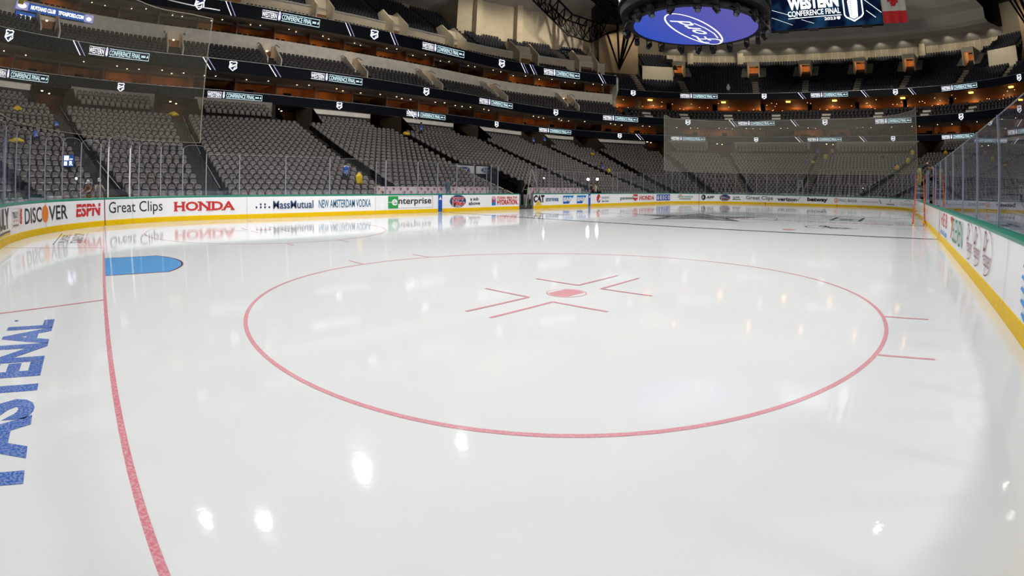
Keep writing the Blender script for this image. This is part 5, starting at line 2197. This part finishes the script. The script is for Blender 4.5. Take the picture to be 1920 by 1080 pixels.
# ------------------------------------------------------------------ people
SKIN = mat('skin_tone', (.45, .24, .16), .6)
SKIND = mat('skin_tone_dark', (.16, .08, .05), .6)
HAIR = mat('dark_hair', (.015, .012, .01), .7)
CLOTH = {
    'vest': mat('blue_vest_cloth', (.01, .10, .55), .8), 'grey': mat('blue_grey_suit', (.10, .15, .20), .8, noise=.1),
    'white': mat('white_shirt', (.7, .7, .68), .8), 'black': mat('black_cloth', (.012, .014, .02), .85),
    'khaki': mat('olive_khaki', (.22, .18, .08), .85), 'navy': mat('navy_cloth', (.02, .03, .08), .85),
    'cream': mat('cream_blazer', (.62, .5, .34), .85), 'tan': mat('tan_shirt', (.24, .10, .04), .85), 'beige': mat('beige_cloth', (.4, .36, .28), .85),
    'stripe': mat('reflective_stripe', (.7, .72, .75), .5), 'yellow': mat('yellow_cloth', (.85, .62, .0), .7), 'pinkish': mat('coral_cloth', (.7, .25, .2), .8),
}


def person(label, loc, rz, top='vest', legs='black', skin=None, lean=0.0, arm_l=None, arm_r=None, knees=0.0, vest=None, cap=None, scale=1.0, hair=True, tie=False, group=None):
    """front is +y; arms are (upper direction, forearm direction) with x outward for that side"""
    skin = skin or SKIN
    V, E_, Rr, Lb = [], [], [], []

    def v(p, r, lab):
        V.append(Vector(p))
        Rr.append(r)
        Lb.append(lab)
        return len(V) - 1
    kn = knees
    hipz = .93 - .25 * kn
    hip = Vector((0, -.18 * kn, hipz))
    up = Vector((0, math.sin(lean), math.cos(lean)))
    fw = Vector((0, math.cos(lean), -math.sin(lean)))
    p0 = v(hip, (.135, .115), 'leg')
    w1 = v(hip + up * .14, (.13, .10), 'top')
    ch = v(hip + up * .34, (.155, .115), 'top')
    sh = v(hip + up * .47, (.12, .10), 'top')
    nb = v(hip + up * .56, (.055, .055), 'skin')
    hd = v(hip + up * .655 + fw * .02, (.082, .095), 'skin')
    ht = v(hip + up * .76 + fw * .02, (.078, .09), 'skin')
    E_ += [(p0, w1), (w1, ch), (ch, sh), (sh, nb), (nb, hd), (hd, ht)]
    for sx, arm in ((-1, arm_l), (1, arm_r)):
        a = arm or ((.12, .02, -1), (.05, .18, -1))
        ua = Vector((a[0][0] * sx, a[0][1], a[0][2])).normalized()
        fa = Vector((a[1][0] * sx, a[1][1], a[1][2])).normalized()
        s0 = hip + up * .455 + Vector((sx * .165, 0, 0))
        s_ = v(s0, (.058, .058), 'top')
        e0 = s0 + ua * .28
        e_ = v(e0, (.043, .043), 'sleeve')
        w0 = e0 + fa * .25
        wr = v(w0, (.029, .027), 'skin')
        pm = v(w0 + fa * .07, (.034, .020), 'skin')
        E_ += [(sh, s_), (s_, e_), (e_, wr), (wr, pm)]
        side = fa.cross(Vector((0, 0, 1)))
        if side.length < .2:
            side = Vector((0, 1, 0))
        side.normalize()
        dn = fa.cross(side).normalized()
        for q, ln in ((-1.5, .055), (-.5, .07), (.5, .066), (1.5, .05)):
            b0 = w0 + fa * .10 + side * q * .018
            k1 = v(b0, (.009, .009), 'skin')
            k2 = v(b0 + fa * ln * .6 - dn * .006, (.008, .008), 'skin')
            k3 = v(b0 + fa * ln - dn * .02, (.007, .007), 'skin')
            E_ += [(pm, k1), (k1, k2), (k2, k3)]
        t1 = v(w0 + fa * .05 + side * .045, (.010, .010), 'skin')
        t2 = v(w0 + fa * .09 + side * .055, (.008, .008), 'skin')
        E_ += [(wr, t1), (t1, t2)]
    for sx in (-1, 1):
        h_ = v(hip + Vector((sx * .095, 0, -.06)), (.088, .085), 'leg')
        k_ = v((sx * .11, .16 * kn, .50 - .05 * kn), (.058, .06), 'leg')
        c_ = v((sx * .11, -.02, .30), (.052, .055), 'leg')
        a_ = v((sx * .11, -.03, .09), (.036, .038), 'leg')
        f_ = v((sx * .12, .05, .035), (.038, .030), 'shoe')
        t_ = v((sx * .13, .15, .028), (.034, .024), 'shoe')
        E_ += [(p0, h_), (h_, k_), (k_, c_), (c_, a_), (a_, f_), (f_, t_)]
    me = bpy.data.meshes.new('sk')
    me.from_pydata([tuple(p) for p in V], E_, [])
    o = bpy.data.objects.new('sk', me)
    COL.objects.link(o)
    md = o.modifiers.new('s', 'SKIN')
    md.use_smooth_shade = True
    for i, sv in enumerate(me.skin_vertices[0].data):
        sv.radius = Rr[i]
        sv.use_root = (i == 0)
    ss = o.modifiers.new('u', 'SUBSURF')
    ss.levels = 1
    ss.render_levels = 1
    bpy.context.view_layer.update()
    dg = bpy.context.evaluated_depsgraph_get()
    bm_ = bpy.data.meshes.new_from_object(o.evaluated_get(dg))
    bpy.data.objects.remove(o)
    topm, legm = CLOTH[top], CLOTH[legs]
    slv = skin if vest else topm
    mats = [skin, topm, legm, CLOTH['black'], slv]
    bm_.materials.clear()
    for q in mats:
        bm_.materials.append(q)
    VA = np.array([tuple(p) for p in V])
    # labels by nearest bone
    segs = [(VA[a], VA[b], Lb[b] if Lb[b] != 'top' else 'top') for a, b in E_]
    lab_i = {'skin': 0, 'top': 1, 'leg': 2, 'shoe': 3, 'sleeve': 4}
    for pg in bm_.polygons:
        c = np.array(pg.center)
        best, bl = 1e9, 'top'
        for (a, b, l_) in segs:
            ab = b - a
            t = min(1, max(0, float((c - a) @ ab / (ab @ ab))))
            dd = float(((a + ab * t - c) ** 2).sum())
            if dd < best:
                best, bl = dd, l_
        if bl == 'skin' and not vest and False:
            bl = 'top'
        pg.material_index = lab_i[bl]
        pg.use_smooth = True
    bm_.name = 'body'
    root = empty('person', loc, rz)
    root.scale = (scale,) * 3
    tag(root, label, 'person', group)
    b = bpy.data.objects.new('body', bm_)
    COL.objects.link(b)
    b.parent = root
    hc = V[hd] * .5 + V[ht] * .5
    if hair:
        m = MB()
        vs, fs = [], []
        n = 12
        prof = [(.0, .115), (.05, .108), (.085, .075), (.098, .02), (.095, -.04)]
        for (r, z) in prof[1:]:
            for i in range(n):
                a = 2 * math.pi * i / n
                yy = -.018 + r * math.sin(a) * 1.12
                if math.sin(a) > .2 and z < .05:
                    yy *= .55
                vs.append(hc + fw * yy + Vector((r * math.cos(a), 0, 0)) + up * (z + .015))
        for j in range(len(prof) - 2):
            for i in range(n):
                fs.append((j * n + i, j * n + (i + 1) % n, (j + 1) * n + (i + 1) % n, (j + 1) * n + i))
        fs.append(tuple(range(n))[::-1])
        m.add(vs, fs, CLOTH[cap] if cap else HAIR)
        if cap:
            m.add([hc + fw * .08 + Vector((-.07, 0, 0)) + up * .05, hc + fw * .19 + Vector((-.05, 0, 0)) + up * .035, hc + fw * .19 + Vector((.05, 0, 0)) + up * .035, hc + fw * .08 + Vector((.07, 0, 0)) + up * .05], [(0, 1, 2, 3)], CLOTH[cap])
        m.build('cap' if cap else 'hair', root, smooth=True)
    # face
    m = MB()
    for sx in (-1, 1):
        m.lathe([(.011, -.004), (.011, .006)], hc + fw * .093 + Vector((sx * .032, 0, 0)) - up * .005, HAIR, 8, axis=fw)
        m.lathe([(.018, -.012), (.012, .015)], hc + Vector((sx * .082, 0, 0)) - up * .02, skin, 8, axis=Vector((sx, 0, 0)))
    m.add([hc + fw * .088 - up * .01, hc + fw * .085 + Vector((-.014, 0, 0)) - up * .045, hc + fw * .085 + Vector((.014, 0, 0)) - up * .045, hc + fw * .115 - up * .042], [(0, 1, 3), (0, 3, 2), (1, 2, 3)], skin)
    m.bar(hc + fw * .09 + Vector((-.022, 0, 0)) - up * .068, hc + fw * .09 + Vector((.022, 0, 0)) - up * .068, .006, mat('lips', (.3, .08, .07), .6))
    m.build('face', root)
    if vest:
        # vest shell over the torso
        m = MB()
        n = 16
        vs, fs = [], []
        rows = [(.02, .155, .130), (.16, .160, .128), (.30, .182, .142), (.42, .172, .135), (.50, .12, .10)]
        for (h, rx, ry) in rows:
            for i in range(n):
                a = 2 * math.pi * i / n
                vs.append(hip + up * h + Vector((rx * math.cos(a), 0, 0)) + fw * ry * math.sin(a))
        for j in range(len(rows) - 1):
            for i in range(n):
                fs.append((j * n + i, j * n + (i + 1) % n, (j + 1) * n + (i + 1) % n, (j + 1) * n + i))
        m.add(vs, fs, CLOTH[vest])
        for (h, rx, ry) in ((.08, .160, .134), (.19, .168, .134)):
            k = []
            for zz in (0, .035):
                for i in range(n):
                    a = 2 * math.pi * i / n
                    k.append(hip + up * (h + zz) + Vector((rx * math.cos(a), 0, 0)) + fw * ry * math.sin(a))
            m.add(k, [(i, (i + 1) % n, n + (i + 1) % n, n + i) for i in range(n)], CLOTH['stripe'])
        m.build('safety_vest', root, smooth=True)
    if tie:
        m = MB()
        c = hip + up * .40 + fw * .128
        m.add([c + Vector((-.045, 0, .08)), c + Vector((.045, 0, .08)), c + Vector((.02, 0, -.12)), c + Vector((-.02, 0, -.12))], [(0, 1, 2, 3)], CLOTH['white'])
        m.build('shirt_front', root)
    return root


def stand_z(d):
    k = (d - 2.0) / .81
    k = max(0, min(22, math.floor(k + .43)))
    return zlow(k)


def on_stand(t, d, face_in=True):
    p = ring(t, d)
    v, n = ring_dir(t, d)
    dr = n if face_in else -n
    return (p[0], p[1], stand_z(d)), math.atan2(-dr[0], dr[1])


WIDE = ((1, .25, -.1), (1, .3, .15))
REACH = ((.2, 1, -.5), (.0, 1, -.2))
loc, rz = on_stand(-12.9, 3.9, False)
person('cleaner in a blue vest with both arms held wide in the stand by the aisle', (18.45, W + 4.25, zlow(2) + .25), rz, top='white', legs='black', vest='vest', arm_l=WIDE, arm_r=WIDE, skin=SKIND)
person('man in a blue-grey suit holding up a phone in the player bench', (24.0, W + .85, .40), math.radians(-60), top='grey', legs='grey', arm_r=((.15, .6, -.6), (.1, .9, .55)), arm_l=((.1, .1, -1), (0, .5, -.8)), tie=True)
person('presenter in a dark jacket standing by the work lights with back to the rink', (39.55, W + .75, .25), math.radians(10), top='black', legs='black', cap=None, scale=1.0)
person('presenter in a cream blazer facing the other person between the work lights', (40.55, W + 1.0, .25), math.radians(70), top='cream', legs='black', arm_l=((.1, .4, -.8), (-.2, .8, .2)), arm_r=((.1, .4, -.8), (-.2, .8, .2)))
person('photographer in a white cap and tan shirt crouched by the goal line gate', (2.72, 25.45, .22), math.radians(150), top='tan', legs='beige', lean=.35, cap='white', arm_l=REACH, arm_r=REACH, scale=.92)
person('photographer in a white cap and beige jacket leaning beside the tan shirt', (3.12, 25.62, .22), math.radians(190), top='beige', legs='khaki', lean=.3, cap='white', arm_l=REACH, arm_r=REACH, skin=SKIND, scale=.96)
for (t, d, lab, kw) in (
        (3.6, 17.3, 'cleaner in a blue vest at the top of the aisle behind the bench tunnel', dict(arm_l=REACH)),
        (22.6, 17.5, 'blue-vested cleaner standing high in the rows, first of the pair', dict(lean=.3)),
        (25.4, 18.0, 'blue-vested cleaner standing high in the rows, second of the pair', dict(lean=.3)),
        (25.4, 8.8, 'blue-vested cleaner half way down the aisle above the work lights', dict(lean=.15)),
        (-39.1, 9.5, 'blue-vested cleaner bent over in the corner block, lower of the two', dict(lean=.7)),
        (-35.9, 12.0, 'blue-vested cleaner bent over in the corner aisle, higher of the two', dict(lean=.9)),
        (71.2, 17.2, 'blue-vested cleaner at the top of the middle aisle behind the far net', dict(lean=.4)),
        ):
    loc, rz = on_stand(t, d, True if t == 3.6 else False)
    person(lab, loc, rz, top='navy', legs='black', vest='vest', skin=SKIND, **kw)
loc, rz = on_stand(82.8, 15.2, True)
person('person in dark clothes bent over the rows behind the far net', loc, rz, top='navy', legs='black', lean=.7)
loc, rz = on_stand(73.6, 17.2, True)
person('person in a coral top at the top of the middle aisle behind the far net', loc, rz, top='pinkish', legs='black', lean=.5)

# ------------------------------------------------------------------ orange stepladder and the man on it
LAD_OR = mat('ladder_orange', (.62, .09, .02), .5)
LAD_Y = mat('ladder_yellow', (.8, .5, .02), .5)


def stepladder(loc, rz, h, wb, wt, depth, label, rail, nst, name='stepladder', rear=None, brace=None):
    root = empty(name, loc, rz)
    tag(root, label, 'ladder')
    for sx in (-1, 1):
        m = MB()
        a, b = Vector((sx * wb / 2, 0, 0.02)), Vector((sx * wt / 2, depth * .42, h))
        q = (b - a).to_track_quat('Z', 'Y').to_matrix()
        m.box((a + b) / 2, (.035, .08, (b - a).length), rail, q)
        m.build('side_rail', root)
        m = MB()
        a2 = Vector((sx * wb / 2, depth, 0.02))
        m.bar(a2, b + Vector((0, .04, 0)), .04, rear or rail)
        m.build('rear_leg', root)
        m = MB()
        m.box((sx * wb / 2, 0, .035), (.06, .11, .07), LAD_Y if rail is LAD_OR else BLACK)
        m.box((sx * wb / 2, depth, .03), (.06, .09, .06), BLACK)
        if brace:
            for f0 in (.12, .45):
                c = Vector((sx * wb / 2, 0, 0.02)).lerp(b, f0)
                m.box(c, (.05, .10, .28), brace)
        m.build('foot', root)
    for i in range(nst):
        f = (i + .9) / (nst + .35)
        m = MB()
        c = Vector((0, depth * .42 * f, h * f))
        m.box(c, (wb + (wt - wb) * f, .085, .03), ALU)
        m.build('step', root)
    m = MB()
    m.box((0, depth * .42 + .02, h + .02), (wt + .08, .2, .05), rail)
    m.build('top_cap', root)
    if rail is LAD_OR:
        m = MB()
        for sx in (-1, 1):
            m.bar((sx * wb * .49, .0, .05), (sx * wb * .30, .02, .26), .03, LAD_Y)
        m.build('bottom_brace', root)
    m = MB()
    for i in range(3):
        f = .25 + i * .25
        m.bar((-wb / 2 * (1 - f) - wt / 2 * f, depth * (1 - f) + depth * .42 * f, h * f), (wb / 2 * (1 - f) + wt / 2 * f, depth * (1 - f) + depth * .42 * f, h * f), .025, ALU)
    m.build('rear_rung', root)
    return root


stepladder((30.9, .44, 0), -math.pi / 2, 2.45, .66, .40, 1.25, 'orange fibreglass stepladder standing on the ice against the near boards', LAD_OR, 7)
person('worker in black top and olive trousers on the orange stepladder leaning over the glass', (31.12, .47, 1.93), math.radians(-150), top='black', legs='khaki', lean=1.05, knees=.15,
       arm_l=((.1, 1, -.25), (0, 1, -.3)), arm_r=((.1, 1, -.35), (.0, 1, -.6)))

# tall aluminium ladder in the gate at centre ice
stepladder((31.55, 26.05, 0), math.radians(0), 2.75, 2.1, .18, .9, 'aluminium frame ladder with green braces spread across the open bench gate', mat('ladder_grey', (.36, .35, .32), .5, noise=.1), 0, rear=mat('ladder_grey_dark', (.2, .2, .2), .5), brace=mat('green_brace', (.22, .60, .12), .5))
# white ladder in front of the far stand
p = ring(71.2, 1.1)
stepladder((float(p[0]), float(p[1]), .25), -math.pi / 2, 2.5, .62, .42, .9, 'slim white stepladder behind the far end glass below the net', POSTW, 8)

# gate opening and the machine behind it
root = empty('equipment_case', (31.0, 27.0, 0))
tag(root, 'dark wheeled equipment case standing in the open bench gate', 'case')
m = MB()
m.box((.1, 0, .62), (1.2, .5, .75), mat('case_grey', (.22, .22, .24), .5, noise=.3, scale=4))
m.build('case_body', root)
m = MB()
m.box((-.10, -.1, 1.1), (.28, .35, 1.9), BLACK)
m.build('handle_post', root)
m = MB()
for x in (-.4, .6):
    m.lathe([(.12, -.05), (.12, .05)], (x, -.2, .14), BLACK, 12, axis=Vector((1, 0, 0)))
    m.lathe([(.12, -.05), (.12, .05)], (x, .2, .14), BLACK, 12, axis=Vector((1, 0, 0)))
m.build('wheel_set', root)
for sgn, x in ((-1, CX - .78), (1, CX + .72)):
    root = empty('gate_jamb', (x, W + .12, 0))
    tag(root, ('grey jamb of the open bench gate next to the red lettering' if sgn < 0 else 'grey jamb of the open bench gate next to the yellow triangle'), 'gate')
    m = MB()
    m.box((0, .0, .53), (.06, .24, 1.06), ALU)
    m.build('jamb_post', root)

# ------------------------------------------------------------------ player benches with white and red wraps
BW = mat('bench_wrap', (.78, .66, .68), .6)
for (x0, x1, lab) in ((18.95, 28.15, 'long player bench wrapped in white and red numeral cloth before the tunnel'), (32.3, 39.1, 'player bench wrapped in white and red numeral cloth beside the work lights')):
    root = empty('player_bench', ((x0 + x1) / 2, W + 1.5, 0))
    tag(root, lab, 'bench')
    cx = (x0 + x1) / 2
    m = MB()
    m.box((0, .03, 1.05), (x1 - x0, .08, .92), BW)
    m.build('back_panel', root)
    m = MB()
    m.box((0, -.35, .62), (x1 - x0, .35, .06), BLACK)
    m.build('seat_board', root)
    for k in range(5):
        m = MB()
        m.box((-(x1 - x0) / 2 + .3 + k * (x1 - x0 - .6) / 4, -.3, .43), (.08, .3, .36), BLACK)
        m.build('leg', root)
    g = G(map_plane((0, -.012, 0), (1, 0, 0), (0, 0, 1), (0, -1, 0), .004), 40)
    for r_ in range(2):
        n = int((x1 - x0) / .52)
        for k in range(n):
            a = -(x1 - x0) / 2 + .15 + k * .52 + (.26 if r_ else 0)
            if (k + r_ * 3) % 7 == 5:
                continue
            z = 1.28 - r_ * .20
            g.rect(a, z + .12, a + .20, z + .16, AD['red'])
            g.poly([(a + .20, z + .12), (a + .12, z), (a + .06, z), (a + .13, z + .12)], AD['maroon'])
    g.build('numeral_print', root, 'rows of small red numerals')

# white covers over the tunnel, with the oval emblem
m = MB()
x0, x1 = 31.35, 36.3
m.quad((x0, W + .2, .2), (x1, W + .2, .2), (x1, W + 9.2, .2), (x0, W + 9.2, .2), DARK)
m.quad((x0, W + 9.25, .2), (x1 + .4, W + 9.25, .2), (x1 + .4, W + 9.25, 2.7), (x0, W + 9.25, 2.7), BLACK)
for (x, mt) in ((x0, BEIGE), (x1, DARK)):
    A = [(W + 1.6, .2), (W + 9.3, .2), (W + 9.3, 3.35), (W + 1.8, .95)]
    m.add([(x - .08, y, z) for y, z in A] + [(x + .08, y, z) for y, z in A], [(0, 1, 2, 3), (7, 6, 5, 4)] + [(i, 4 + i, 4 + (i + 1) % 4, (i + 1) % 4) for i in range(4)], mt)
struct(m, 'wall_tunnel', 'beige and dark side walls of the bench tunnel')
OV = mat('emblem_blue', (.02, .05, .22), .5)
for k, (xa, xb) in enumerate(((31.1, 33.55), (33.75, 36.3))):
    root = empty('tunnel_cover', ((xa + xb) / 2, W + 8.95, 3.0))
    tag(root, ('white cloth cover with a navy oval emblem over the tunnel, nearer the suited man', 'white cloth cover with a navy oval emblem over the tunnel, nearer the aluminium ladder')[k], 'banner')
    m = MB()
    m.box((0, 0, 0), (xb - xa, .06, .66), CLOTH['white'])
    m.build('cloth', root)
    g = G(map_plane((0, -.035, 0), (1, 0, 0), (0, 0, 1), (0, -1, 0), .004), 40)
    g.ell(0, 0, .72, .26, OV, 32)
    g.ringe(0, 0, .68, .23, .025, AD['white'], 32)
    g.text('Ford', -.45, -.14, .45, .15, AD['white'], bold=.01, shear=.4)
    g.build('oval_emblem', root, 'navy oval with white script')

# work lights with the presenters
for k, (x, y, z) in enumerate(((39.65, W + 1.2, 2.28), (41.25, W + 1.3, 2.32), (35.9, W + 3.0, 2.3))):
    root = empty('work_light', (x, y, .25))
    tag(root, ('bright work light on a stand over the dark-jacketed presenter', 'bright work light on a stand beyond the cream blazer', 'small work light burning in the rows behind the second bench')[k], 'lamp')
    sc = 1.0 if k < 2 else .45
    m = MB()
    m.lathe([(.10 * sc, 0), (.12 * sc, .06), (.12 * sc, .10)], (0, 0, z - .25), BLACK, 16, axis=Vector((-.55, -.8, -.08)))
    m.build('lamp_head', root)
    m = MB()
    m.lathe([(.115 * sc, .101), (.10 * sc, .11)], (0, 0, z - .25), BEAMLAMP, 16, axis=Vector((-.55, -.8, -.08)))
    m.build('lamp_face', root)
    m = MB()
    m.bar((0, 0, 0.3), (0, 0, z - .30), .03, BLACK)
    for a in (0, 2.1, 4.2):
        m.bar((0, 0, .5), (.35 * math.cos(a), .35 * math.sin(a), 0), .02, BLACK)
    m.build('tripod', root)

# ------------------------------------------------------------------ aisle handrails in the lower bowl
m0 = None
for ta in AIS_LOW:
    if not (-40 < ta < 100):
        continue
    v, n = ring_dir(ta, 8)
    for seg, (k0, k1) in enumerate(((0, 5), (7, 12), (14, 18))):
        if TUN[0] - .2 <= ta <= TUN[1] and k0 < 9:
            continue
        a = Vector(rp(ta, dlow(k0), zlow(k0)))
        b = Vector(rp(ta, dlow(k1), zlow(k1)))
        root = empty('aisle_handrail', a)
        tag(root, 'thin metal handrail down an aisle of the lower bowl', 'handrail', 'handrails down the lower aisles')
        m = MB()
        off = Vector((v[0], v[1], 0)) * .08
        m.bar(off + Vector((0, 0, .92)), b - a + off + Vector((0, 0, .92)), .022, ALU)
        m.bar(off + Vector((0, 0, .55)), b - a + off + Vector((0, 0, .55)), .025, BLACK)
        m.build('rail', root)
        for f in (0, .5, 1):
            m = MB()
            c = (b - a) * f + off
            m.bar(c + Vector((0, 0, -.05)), c + Vector((0, 0, .92)), .035, BLACK)
            m.build('post', root)

# dark sloping walls beside the side aisles (the aisles sink between the blocks)
m = MB()
for ta in AIS_LOW:
    v, n = ring_dir(ta, 10)
    for sgn in ((1,) if ta < 30 else (1, -1)):
        for k in range(0, NLOW):
            if TUN[0] - .2 <= ta <= TUN[1] and k < 9:
                continue
            p = Vector(rp(ta, dlow(k) + .05, zlow(k)))
            q = p + Vector((v[0], v[1], 0)) * sgn * .62
            m.box(q + Vector((0, 0, .20)), (.05, .78, .55), BLACK, Matrix.Rotation(math.atan2(v[1], v[0]), 3, 'Z'))
struct(m, 'trim_1', 'black end panels beside the aisles')

# railings in front of the raised box rows
for (a, b) in BLOCKS:
    mid = (a + b) / 2
    if plain_block(mid) or not (-60 < mid < 104):
        continue
    h = 2.0 / float(np.linalg.norm(ring(mid + .5, 19) - ring(mid - .5, 19)))
    root = empty('box_railing', rp(mid, 18.35, 6.75))
    tag(root, 'black railing before a raised box of seats over the lower bowl', 'railing', 'black railings before the raised boxes')
    org = Vector(root.location)
    m = MB()
    tt = np.linspace(a + h, b - h, 10)
    for z in (7.2, 7.0, 6.85):
        m.path([Vector(rp(t, 18.35, z)) - org for t in tt], .03, BLACK, 4)
    m.build('rail', root)
    for t in tt[::2]:
        m = MB()
        m.bar(Vector(rp(t, 18.35, 6.7)) - org, Vector(rp(t, 18.35, 7.22)) - org, .05, BLACK)
        m.build('post', root)

# ------------------------------------------------------------------ yellow bags and cloths on the seats
BAG = mat('yellow_bag', (.80, .56, .0), .5)
BAGW = mat('white_litter', (.75, .75, .75), .6)


def blob(name, loc, sx, sy, sz, mt, seed, label, cat):
    r_ = random.Random(seed)
    import bmesh
    b = bmesh.new()
    bmesh.ops.create_icosphere(b, subdivisions=2, radius=1)
    for v in b.verts:
        c = v.co
        k = 1 + .22 * math.sin(c.x * 5 + seed) * math.cos(c.y * 4 + seed * 2) + r_.uniform(-.09, .09)
        pinch = .55 if c.z > .75 else 1
        v.co = Vector((c.x * sx * k * pinch, c.y * sy * k * pinch, max(c.z, -.7) * sz * (1.15 if c.z > .75 else k)))
    me = bpy.data.meshes.new(name)
    b.to_mesh(me)
    b.free()
    me.materials.append(mt)
    o = bpy.data.objects.new(name, me)
    COL.objects.link(o)
    o.location = loc
    tag(o, label, cat)
    return o


for i, (t, d, sz, lab) in enumerate((
        (1.2, 16.75, (.42, .3, .22), 'yellow bag slumped at the top of the aisle behind the tunnel'),
        (-12.5, 3.6, (.24, .25, .42), 'tall yellow bag beside the cleaner with outstretched arms'),
        (31.4, 15.0, (.35, .3, .2), 'yellow bag high in the corner block over the work lights'),
        (26.0, 8.2, (.22, .22, .28), 'yellow bag held low beside the cleaner above the work lights'),
        (70.8, 14.3, (.38, .3, .2), 'yellow bag on the rows before the middle cleaner behind the far net'),
        (72.7, 15.8, (.32, .3, .42), 'upright yellow bag beside the middle aisle behind the far net'),
        (87.0, 12.0, (.42, .35, .35), 'round yellow bag, lowest of three behind the near post of the far net'),
        (87.6, 14.3, (.36, .3, .42), 'yellow bag, middle of three behind the near post of the far net'),
        (86.6, 17.6, (.34, .3, .45), 'yellow bag, highest of three behind the near post of the far net'),
        (92.2, 17.6, (.3, .3, .3), 'round yellow bag in the rows above the worker on the ladder'),
        (-38.5, 16.0, (.40, .3, .22), 'yellow cloth high in the corner block behind the near net'),
        (-23.4, 17.2, (.42, .35, .22), 'yellow cloth beside the portal behind the near net'),
        (-41.5, 9.0, (.48, .3, .18), 'long yellow cloth over seats in the corner block'),
        )):
    p = ring(t, d)
    blob('yellow_bag', (p[0], p[1], stand_z(d) + .55 + sz[2] * .7), *sz, BAG, i + 1, lab, 'bag')
blob('yellow_bag', (18.75, W + 1.75, .55), .18, .2, .42, BAG, 31, 'yellow bag standing on the floor at the start of the player bench', 'bag')
for i, (t, d, z, lab) in enumerate(((43.9, 33.2, 22.0, 'yellow bag by the foot of the black corner support'), (50.8, 33.0, 22.3, 'tall yellow bag before the cream wall of the far end deck'), (45.9, 29.4, 19.3, 'yellow bag on the aisle of the far end deck near the suite end wall'), (80.2, 29.6, 19.4, 'yellow cloth low in the far end upper deck'))):
    p = ring(t, d)
    blob('yellow_bag', (p[0], p[1], z - 1.2), .38, .3, .5, BAG, 50 + i, lab, 'bag')
blob('yellow_bag', rp(-37.0, 28.2, 16.75), .35, .3, .4, BAG, 60, 'bright yellow balloon-like bag on the fascia beside the blue sign', 'bag')
blob('white_bag', (*ring(58.2, 29.6), 19.2), .35, .3, .7, BAGW, 61, 'white bag draped on a seat of the far end upper deck', 'bag')

# small lit monitor behind the near end corner glass
root = empty('monitor', (1.35, 28.9, 2.72))
root.rotation_euler = (0, 0, math.radians(-5))
tag(root, 'small lit monitor glowing behind the corner glass over the orange ball lettering', 'monitor')
m = MB()
m.box((0, .05, 0), (.66, .08, .58), BLACK)
m.bar((0, .1, -.2), (0, .1, -2.0), .06, BLACK)
m.build('casing', root)
g = G(map_plane((0, 0, 0), (1, 0, 0), (0, 0, 1), (0, -1, 0), .012), 40)
g.rect(-.30, -.26, .30, .26, LEDB)
g.rect(-.26, .02, .02, .24, LEDW)
g.rect(-.26, -.22, -.08, -.03, LEDW)
g.rect(.06, .05, .24, .1, LEDW)
g.text('R', .05, -.22, .26, 0, LEDW, bold=.05)
g.build('screen', root)
